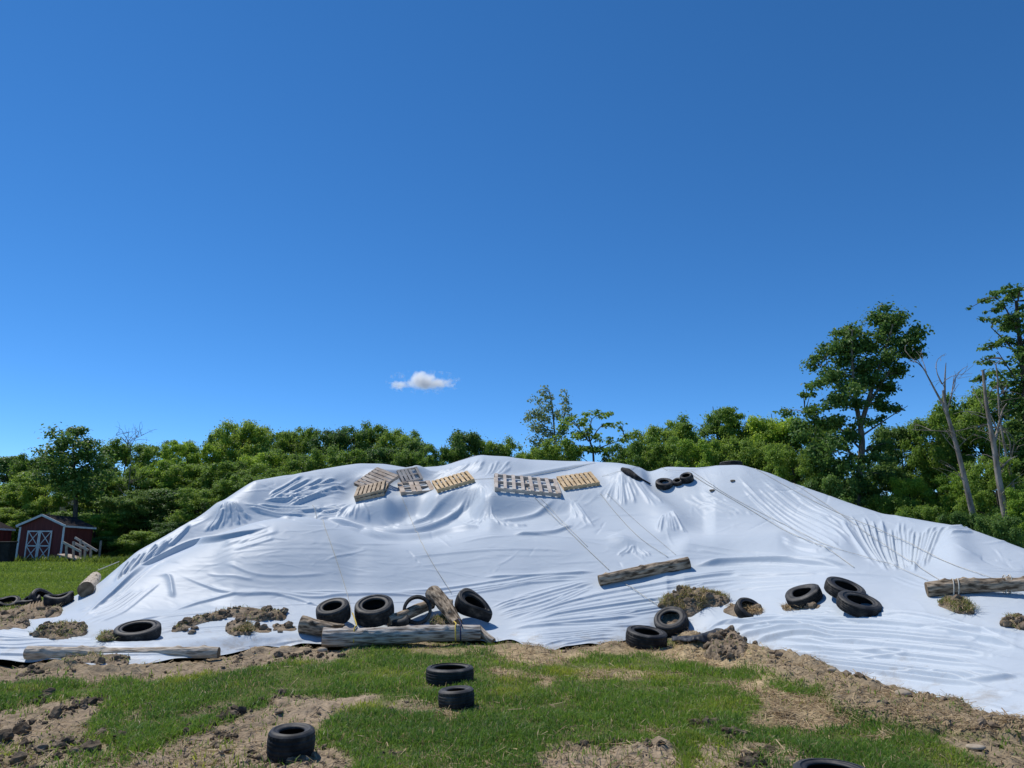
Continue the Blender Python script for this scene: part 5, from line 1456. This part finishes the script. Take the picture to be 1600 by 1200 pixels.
row([('dark', 15, 716, 78, 120), ('maple', 62, 712, 62, 90), ('maple', 200, 689, 60, 110), ('maple', 262, 697, 70, 90), ('yellow', 300, 688, 64, 100), ('maple', 345, 677, 70, 100), ('maple', 392, 663, 68, 120), ('maple', 445, 676, 74, 100),
     ('maple', 478, 669, 72, 90), ('dark', 530, 669, 66, 110), ('maple', 578, 667, 68, 110), ('maple', 622, 674, 64, 100), ('dark', 650, 692, 62, 70)],
    'along the skyline of the left wood', 'skyline trees of the left wood')
row([('yellow', -30, 752, 56, 110), ('maple', 30, 752, 56, 110), ('maple', 80, 742, 55, 100), ('dark', 160, 735, 56, 110), ('maple', 215, 735, 56, 100), ('yellow', 262, 722, 58, 100), ('maple', 312, 730, 58, 110), ('maple', 362, 722, 58, 110), ('yellow', 415, 708, 60, 110), ('maple', 470, 706, 60, 110), ('maple', 530, 703, 58, 110), ('dark', 590, 700, 58, 110), ('maple', 640, 706, 57, 90)],
    'in the middle rank of the left wood', 'middle rank of the left wood')
row([('maple', -20, 800, 51, 90), ('maple', 20, 792, 52, 80), ('bush', 112, 800, 50, 90), ('yellow', 152, 802, 48, 90), ('dark', 190, 775, 51, 100), ('dark', 235, 765, 52, 110), ('dark', 285, 765, 52, 110), ('maple', 330, 762, 52, 100), ('maple', 380, 745, 53, 110), ('maple', 440, 735, 54, 110)],
    'along the front edge of the left wood', 'front edge of the left wood')
row([('bush', 175, 838, 47, 80), ('bush', 225, 830, 47, 80), ('bush', 270, 815, 48, 80), ('bush', 158, 842, 50, 60)],
    'among the shadowed shrubs left of the heap', 'shrubs at the foot of the left wood', cat='shrub', name='shrub')
row([('maple', 690, 695, 50, 80), ('dark', 738, 677, 52, 110), ('maple', 790, 690, 52, 90), ('maple', 832, 702, 50, 80)],
    'right of the gap of sky behind the peak', 'trees behind the peak of the heap')
row([('maple', 870, 690, 46, 90), ('dark', 960, 712, 47, 80), ('maple', 1015, 668, 47, 100), ('maple', 1062, 660, 50, 90), ('ash', 1115, 638, 48, 130), ('maple', 1168, 662, 48, 90), ('yellow', 1212, 650, 47, 110), ('maple', 1255, 655, 46, 90)],
    'behind the right half of the crest', 'trees behind the right crest')
row([('maple', 985, 690, 43, 80), ('maple', 1045, 692, 43, 90), ('yellow', 1090, 690, 43, 90), ('maple', 1140, 690, 43, 90), ('maple', 1195, 692, 42, 90), ('maple', 1240, 700, 40, 90)],
    'in the lower rank behind the right crest', 'lower rank behind the right crest')
row([('dark', 1405, 668, 46, 120), ('dark', 1378, 720, 43, 80), ('maple', 1460, 645, 44, 100), ('maple', 1525, 615, 47, 110), ('maple', 1590, 660, 42, 110), ('yellow', 1420, 745, 40, 80), ('yellow', 1490, 735, 38, 90), ('maple', 1555, 715, 36, 90), ('yellow', 1610, 760, 33, 90), ('dark', 1650, 600, 40, 150)],
    'in the right wood, counting the living trees', 'living trees of the right wood')
row([('bush', 1300, 745, 38, 90), ('bush', 1440, 790, 36, 90), ('bush', 1500, 800, 33, 80), ('bush', 1385, 775, 38, 90), ('bush', 1560, 805, 31, 90)],
    'among the shrubs just behind the right shoulder', 'shrubs behind the right shoulder', cat='shrub', name='shrub')

def hero_tree(name, label, r, trunk_pts, limbs, pads, mat, leaf=.22, dens=1.0, rad=(.22, .05), flat=.6, seed=1, bark='bark', depth=.8, base=None, upb=.7, twigs=0):
    """trunk and limbs as pixel paths at distance r, crown as clumps of leaves round the limb ends"""
    rg = np.random.default_rng(seed)
    fw = at_r(trunk_pts[0][0], trunk_pts[0][1], r)
    y0 = fw.y
    px = y0 * cp / F
    P = [at_y(u, v, y0) for u, v in trunk_pts]
    gz_ = float(ground_z(np.array([P[0].x]), np.array([y0]))[0])
    b0 = np.array([P[0].x, y0, gz_ - .2])
    P = np.array([list(b0 + [0.0, 0, 0])] + [list(p) for p in P])
    root = empty(name, tuple(b0), label, 'tree')
    parts = [tube_np(catmull(P - b0, .5), np.linspace(rad[0], rad[1], len(catmull(P - b0, .5))), 10, False)]
    for lb in limbs:
        pts = [np.array(at_y(u, v, y0)) - b0 for u, v in lb[0]]
        dy = rg.normal(0, depth * 1.0)
        for i, p in enumerate(pts): p[1] += dy * i / max(1, len(pts) - 1)
        c = catmull(pts, .4); parts.append(tube_np(c, np.linspace(lb[1], max(.012, lb[1] * .25), len(c)), 7, False))
    allp = np.vstack([p_[0] for p_ in parts]); hi_ = allp[allp[:, 2] > allp[:, 2].max() * .38]
    for _ in range(twigs):
        st_ = hi_[rg.integers(0, len(hi_))]; d_ = rg.normal(0, 1, 3); d_[2] = abs(d_[2]) * .8 + .1; d_ /= np.linalg.norm(d_)
        L_ = rg.uniform(.35, 1.5); parts.append(limb(st_, st_ + d_ * L_, .018, .005, rg, 5, .2))
        for _k in range(2): parts.append(limb(st_ + d_ * L_ * rg.uniform(.4, .8), st_ + d_ * L_ * .8 + rg.normal(0, .25, 3), .008, .004, rg, 4, .2))
    C = []; Rd = []
    for u, v, rp_ in pads:
        c0 = np.array(at_y(u, v, y0)) - b0
        R_ = rp_ * px
        for k in range(5):
            C.append(c0 + rg.normal(0, .38, 3) * R_ * np.array([1, 1.6, .8]) + np.array([0, rg.normal(0, depth), 0])); Rd.append(R_ * rg.uniform(.6, 1.05))
    if C:
        C = np.array(C); Rd = np.array(Rd)
        # twigs to the clumps
        near = np.vstack([p[0] for p in parts])
        for c in C[::3]:
            d = np.linalg.norm(near - c + np.array([0, 0, .0]), axis=1) + np.maximum(0, near[:, 2] - c[2]) * 2
            parts.append(limb(near[np.argmin(d)], c, .03, .01, rg, 5))
        n = int(dens * (Rd ** 2).sum() / leaf ** 2 * 9.0)
        V, q = leaves(C, Rd, n, leaf, rg, flat, upb)
    tv = join_np(parts)
    link('trunk', mesh_np('trunk', tv[0], tv[1], tv[2], M[bark]), root)
    if len(pads): link('crown', mesh_np('crown', V, q, None, M[mat], smooth=False), root)
    return root

hero_tree('broadleaf_tree', 'tall broad maple standing above the wood behind the red shed', 54, [(118, 800), (116, 740), (114, 690)], [([(116, 740), (90, 715)], .06), ([(116, 735), (145, 712)], .06)],
          [(115, 676, 13), (128, 672, 10), (102, 690, 18), (132, 695, 18), (90, 705, 16), (112, 712, 22), (140, 714, 20), (82, 722, 15), (104, 735, 24), (134, 738, 26), (152, 730, 14), (95, 755, 22), (125, 765, 26)], 'leaf_dark', .17, 1.0, (.2, .05), seed=21)
hero_tree('cottonwood_tree', 'big lone cottonwood rising high above the right shoulder of the heap', 40,
          [(1338, 800), (1343, 740), (1347, 690), (1342, 650)],
          [([(1342, 655), (1330, 610), (1322, 560), (1318, 525)], .12), ([(1345, 665), (1358, 610), (1372, 560), (1382, 515)], .13), ([(1352, 640), (1385, 580), (1410, 540)], .08), ([(1335, 625), (1300, 590), (1285, 565)], .06), ([(1343, 700), (1310, 660), (1270, 640)], .06), ([(1348, 680), (1380, 655), (1400, 640)], .05), ([(1345, 720), (1312, 690), (1280, 680)], .05)],
          [(1318, 520, 16), (1333, 512, 14), (1378, 503, 22), (1395, 510, 20), (1412, 528, 20), (1425, 530, 12), (1300, 545, 16), (1325, 540, 22), (1350, 540, 20), (1375, 535, 26), (1400, 550, 22), (1418, 556, 13), (1286, 557, 12), (1310, 570, 22), (1340, 572, 24), (1372, 572, 24), (1398, 580, 16), (1295, 592, 18), (1325, 600, 22), (1360, 600, 22), (1388, 606, 14),
           (1270, 606, 14), (1262, 615, 8), (1300, 625, 20), (1330, 632, 16), (1378, 628, 16), (1398, 636, 12), (1268, 642, 18), (1295, 660, 22), (1258, 672, 18), (1285, 695, 24), (1315, 690, 18), (1375, 655, 10), (1270, 722, 22), (1302, 735, 24), (1325, 720, 14), (1338, 668, 14), (1352, 722, 16), (1330, 752, 20), (1372, 700, 14), (1378, 742, 20), (1352, 770, 20), (1300, 770, 22)],
          'leaf_dark', .15, 1.35, (.28, .12), seed=22, bark='bark_pale', depth=.7, upb=.3)
hero_tree('aspen_tree', 'tall thin silvery aspen against the sky right of the cloud', 50, [(868, 720), (866, 670), (862, 630), (858, 612)], [([(866, 690), (882, 650), (886, 618)], .05), ([(866, 680), (840, 655), (826, 650)], .04)],
          [(850, 613, 8), (858, 620, 9), (842, 628, 9), (856, 636, 12), (880, 614, 6), (882, 626, 8), (886, 640, 9), (838, 645, 10), (828, 652, 9), (850, 655, 13), (870, 650, 9), (890, 655, 9), (836, 668, 12), (856, 675, 13), (878, 675, 10), (842, 690, 13), (866, 695, 14)],
          'leaf_grey', .15, .55, (.12, .04), flat=.9, seed=23, bark='bark_pale', depth=.5, upb=.2)
hero_tree('ash_tree', 'flat-topped layered tree with sky between its boughs beside the silvery aspen', 46, [(928, 730), (925, 700), (915, 670)],
          [([(922, 690), (940, 665), (960, 660)], .05), ([(920, 680), (925, 655), (938, 646)], .04), ([(926, 705), (950, 695), (975, 688)], .05), ([(920, 690), (900, 665), (885, 655)], .05)],
          [(930, 648, 9), (942, 650, 9), (918, 652, 8), (890, 655, 12), (905, 662, 14), (880, 668, 12), (945, 664, 8), (962, 664, 8), (968, 670, 6), (920, 675, 10), (905, 682, 16), (885, 690, 16), (935, 682, 9), (955, 688, 10), (975, 688, 9), (920, 702, 16), (895, 708, 18), (950, 706, 12), (970, 712, 14)],
          'leaf_mid', .17, .62, (.14, .05), flat=.35, seed=24, depth=.5)
hero_tree('broadleaf_tree', 'very tall tree cut by the right edge, its boughs in open layers', 38, [(1612, 800), (1608, 700), (1600, 600), (1592, 520), (1588, 470)],
          [([(1596, 560), (1572, 530), (1555, 510)], .06), ([(1592, 520), (1570, 480), (1556, 465)], .05), ([(1600, 610), (1570, 575), (1550, 552)], .05), ([(1602, 590), (1640, 540)], .08), ([(1604, 650), (1570, 620)], .06)],
          [(1548, 462, 10), (1562, 455, 10), (1578, 452, 12), (1595, 455, 14), (1556, 480, 9), (1575, 475, 12), (1597, 482, 16), (1570, 500, 12), (1590, 508, 16), (1612, 500, 20), (1582, 530, 16), (1568, 535, 9), (1605, 540, 20), (1552, 556, 8), (1578, 560, 14), (1598, 570, 20), (1622, 560, 24), (1540, 592, 10), (1556, 600, 12), (1585, 598, 18), (1610, 610, 24), (1570, 625, 16), (1595, 640, 22), (1625, 640, 26), (1600, 675, 24), (1640, 480, 24), (1650, 530, 26)],
          'leaf_dark', .15, 1.0, (.22, .07), flat=.42, seed=25, depth=.7)
def dead(label, r, trunk, limbs, rad, seed, mat='deadwood', pads=(), leaf='leaf_mid'):
    return hero_tree('dead_tree', label, r, trunk, limbs, pads, leaf, .17, .5, rad, .5, seed, mat, .35, twigs=16)
dead('leaning bare dead tree with forked top right of the big cottonwood', 34, [(1527, 835), (1517, 790), (1503, 730), (1490, 680), (1478, 640), (1474, 610)],
     [([(1476, 625), (1475, 590), (1475, 568)], .05), ([(1478, 640), (1462, 610), (1447, 580), (1432, 556)], .05), ([(1448, 582), (1436, 566), (1424, 562)], .025), ([(1482, 655), (1470, 640), (1466, 632)], .03), ([(1480, 640), (1490, 615), (1497, 585)], .035), ([(1472, 600), (1466, 585), (1465, 575)], .03), ([(1488, 675), (1460, 672), (1430, 670)], .02), ([(1492, 690), (1476, 668)], .03)], (.145, .055), 31)
dead('tall bare dead trunk with a side fork near the right edge', 33, [(1580, 850), (1570, 800), (1560, 745), (1552, 690), (1541, 630), (1536, 578)],
     [([(1554, 690), (1562, 670), (1572, 640), (1582, 628)], .06), ([(1560, 675), (1553, 650), (1548, 632)], .025), ([(1562, 735), (1575, 720), (1590, 712)], .04), ([(1546, 655), (1530, 648), (1515, 640)], .025)], (.17, .05), 32)
dead('slim pale dead stem behind the tall bare trunk', 36, [(1585, 770), (1572, 710), (1562, 650), (1559, 595), (1556, 570)], [([(1565, 665), (1580, 690), (1582, 730)], .03), ([(1560, 620), (1570, 600)], .02)], (.08, .025), 33)
hero_tree('dead_tree', 'bare twiggy treetop showing above the left skyline', 58, [(205, 720), (200, 690), (193, 678)], [([(200, 695), (190, 684), (182, 680)], .02), ([(202, 700), (215, 690), (228, 680)], .02), ([(200, 690), (205, 680), (202, 672)], .015)], [], 'leaf_mid', rad=(.05, .015), twigs=30, seed=34, bark='bark_pale')

# ------------------------------------------------------------------ the one small cloud
def cloud():
    ctr = at_y(662, 597, 900)
    sc_ = 900 * cp / F
    root = bpy.data.meshes.new('cloud')
    bm = bmesh.new(); bmesh.ops.create_icosphere(bm, subdivisions=3, radius=1)
    bmesh.ops.scale(bm, vec=(64 * sc_, 26 * sc_, 22 * sc_), verts=bm.verts)
    m = bpy.data.materials.new('cloud_vapour'); m.use_nodes = True
    t = m.node_tree; t.nodes.clear()
    out = t.nodes.new('ShaderNodeOutputMaterial'); vol = t.nodes.new('ShaderNodeVolumePrincipled')
    vol.inputs['Color'].default_value = (1, 1, 1, 1); vol.inputs['Anisotropy'].default_value = .6
    tc = t.nodes.new('ShaderNodeTexCoord')
    # density = sum of soft lobes, eaten by noise
    acc = None
    for (u, v, ru, rv, k) in ((662, 596, 26, 15, 1.0), (655, 590, 15, 12, .9), (682, 599, 24, 11, .8), (622, 602, 19, 8, .75), (640, 598, 16, 8, .5), (698, 598, 15, 9, .5), (708, 602, 10, 5, .35)):
        mp = t.nodes.new('ShaderNodeMapping'); mp.vector_type = 'TEXTURE'
        mp.inputs['Location'].default_value = ((u - 662) * sc_, 0, -(v - 597) * sc_)
        mp.inputs['Scale'].default_value = (ru * sc_, rv * 1.4 * sc_, rv * sc_)
        t.links.new(tc.outputs['Object'], mp.inputs[0])
        ln = t.nodes.new('ShaderNodeVectorMath'); ln.operation = 'LENGTH'; t.links.new(mp.outputs[0], ln.inputs[0])
        mr = t.nodes.new('ShaderNodeMapRange'); mr.inputs[1].default_value = 1.1; mr.inputs[2].default_value = 0.1; mr.inputs[3].default_value = 0; mr.inputs[4].default_value = k
        t.links.new(ln.outputs['Value'], mr.inputs[0])
        if acc is None: acc = mr.outputs[0]
        else:
            a = t.nodes.new('ShaderNodeMath'); a.operation = 'MAXIMUM'
            t.links.new(acc, a.inputs[0]); t.links.new(mr.outputs[0], a.inputs[1]); acc = a.outputs[0]
    n = t.nodes.new('ShaderNodeTexNoise'); n.inputs['Scale'].default_value = .11; n.inputs['Detail'].default_value = 7; n.inputs['Roughness'].default_value = .62
    t.links.new(tc.outputs['Object'], n.inputs['Vector'])
    s = t.nodes.new('ShaderNodeMath'); s.operation = 'MULTIPLY_ADD'; s.inputs[1].default_value = -1.5; s.inputs[2].default_value = 0.62
    t.links.new(n.outputs[0], s.inputs[0])
    a = t.nodes.new('ShaderNodeMath'); a.operation = 'ADD'; t.links.new(acc, a.inputs[0]); t.links.new(s.outputs[0], a.inputs[1])
    mx = t.nodes.new('ShaderNodeMath'); mx.operation = 'MAXIMUM'; mx.inputs[1].default_value = 0; t.links.new(a.outputs[0], mx.inputs[0])
    ml = t.nodes.new('ShaderNodeMath'); ml.operation = 'MULTIPLY'; ml.inputs[1].default_value = .40; t.links.new(mx.outputs[0], ml.inputs[0])
    t.links.new(ml.outputs[0], vol.inputs['Density']); t.links.new(vol.outputs[0], out.inputs['Volume'])
    bm.to_mesh(root); bm.free(); root.materials.append(m)
    o = link('cloud', root, None, ctr)
    tag(o, 'single small white puffy cloud above the heap in a clear sky', 'cloud')
cloud()
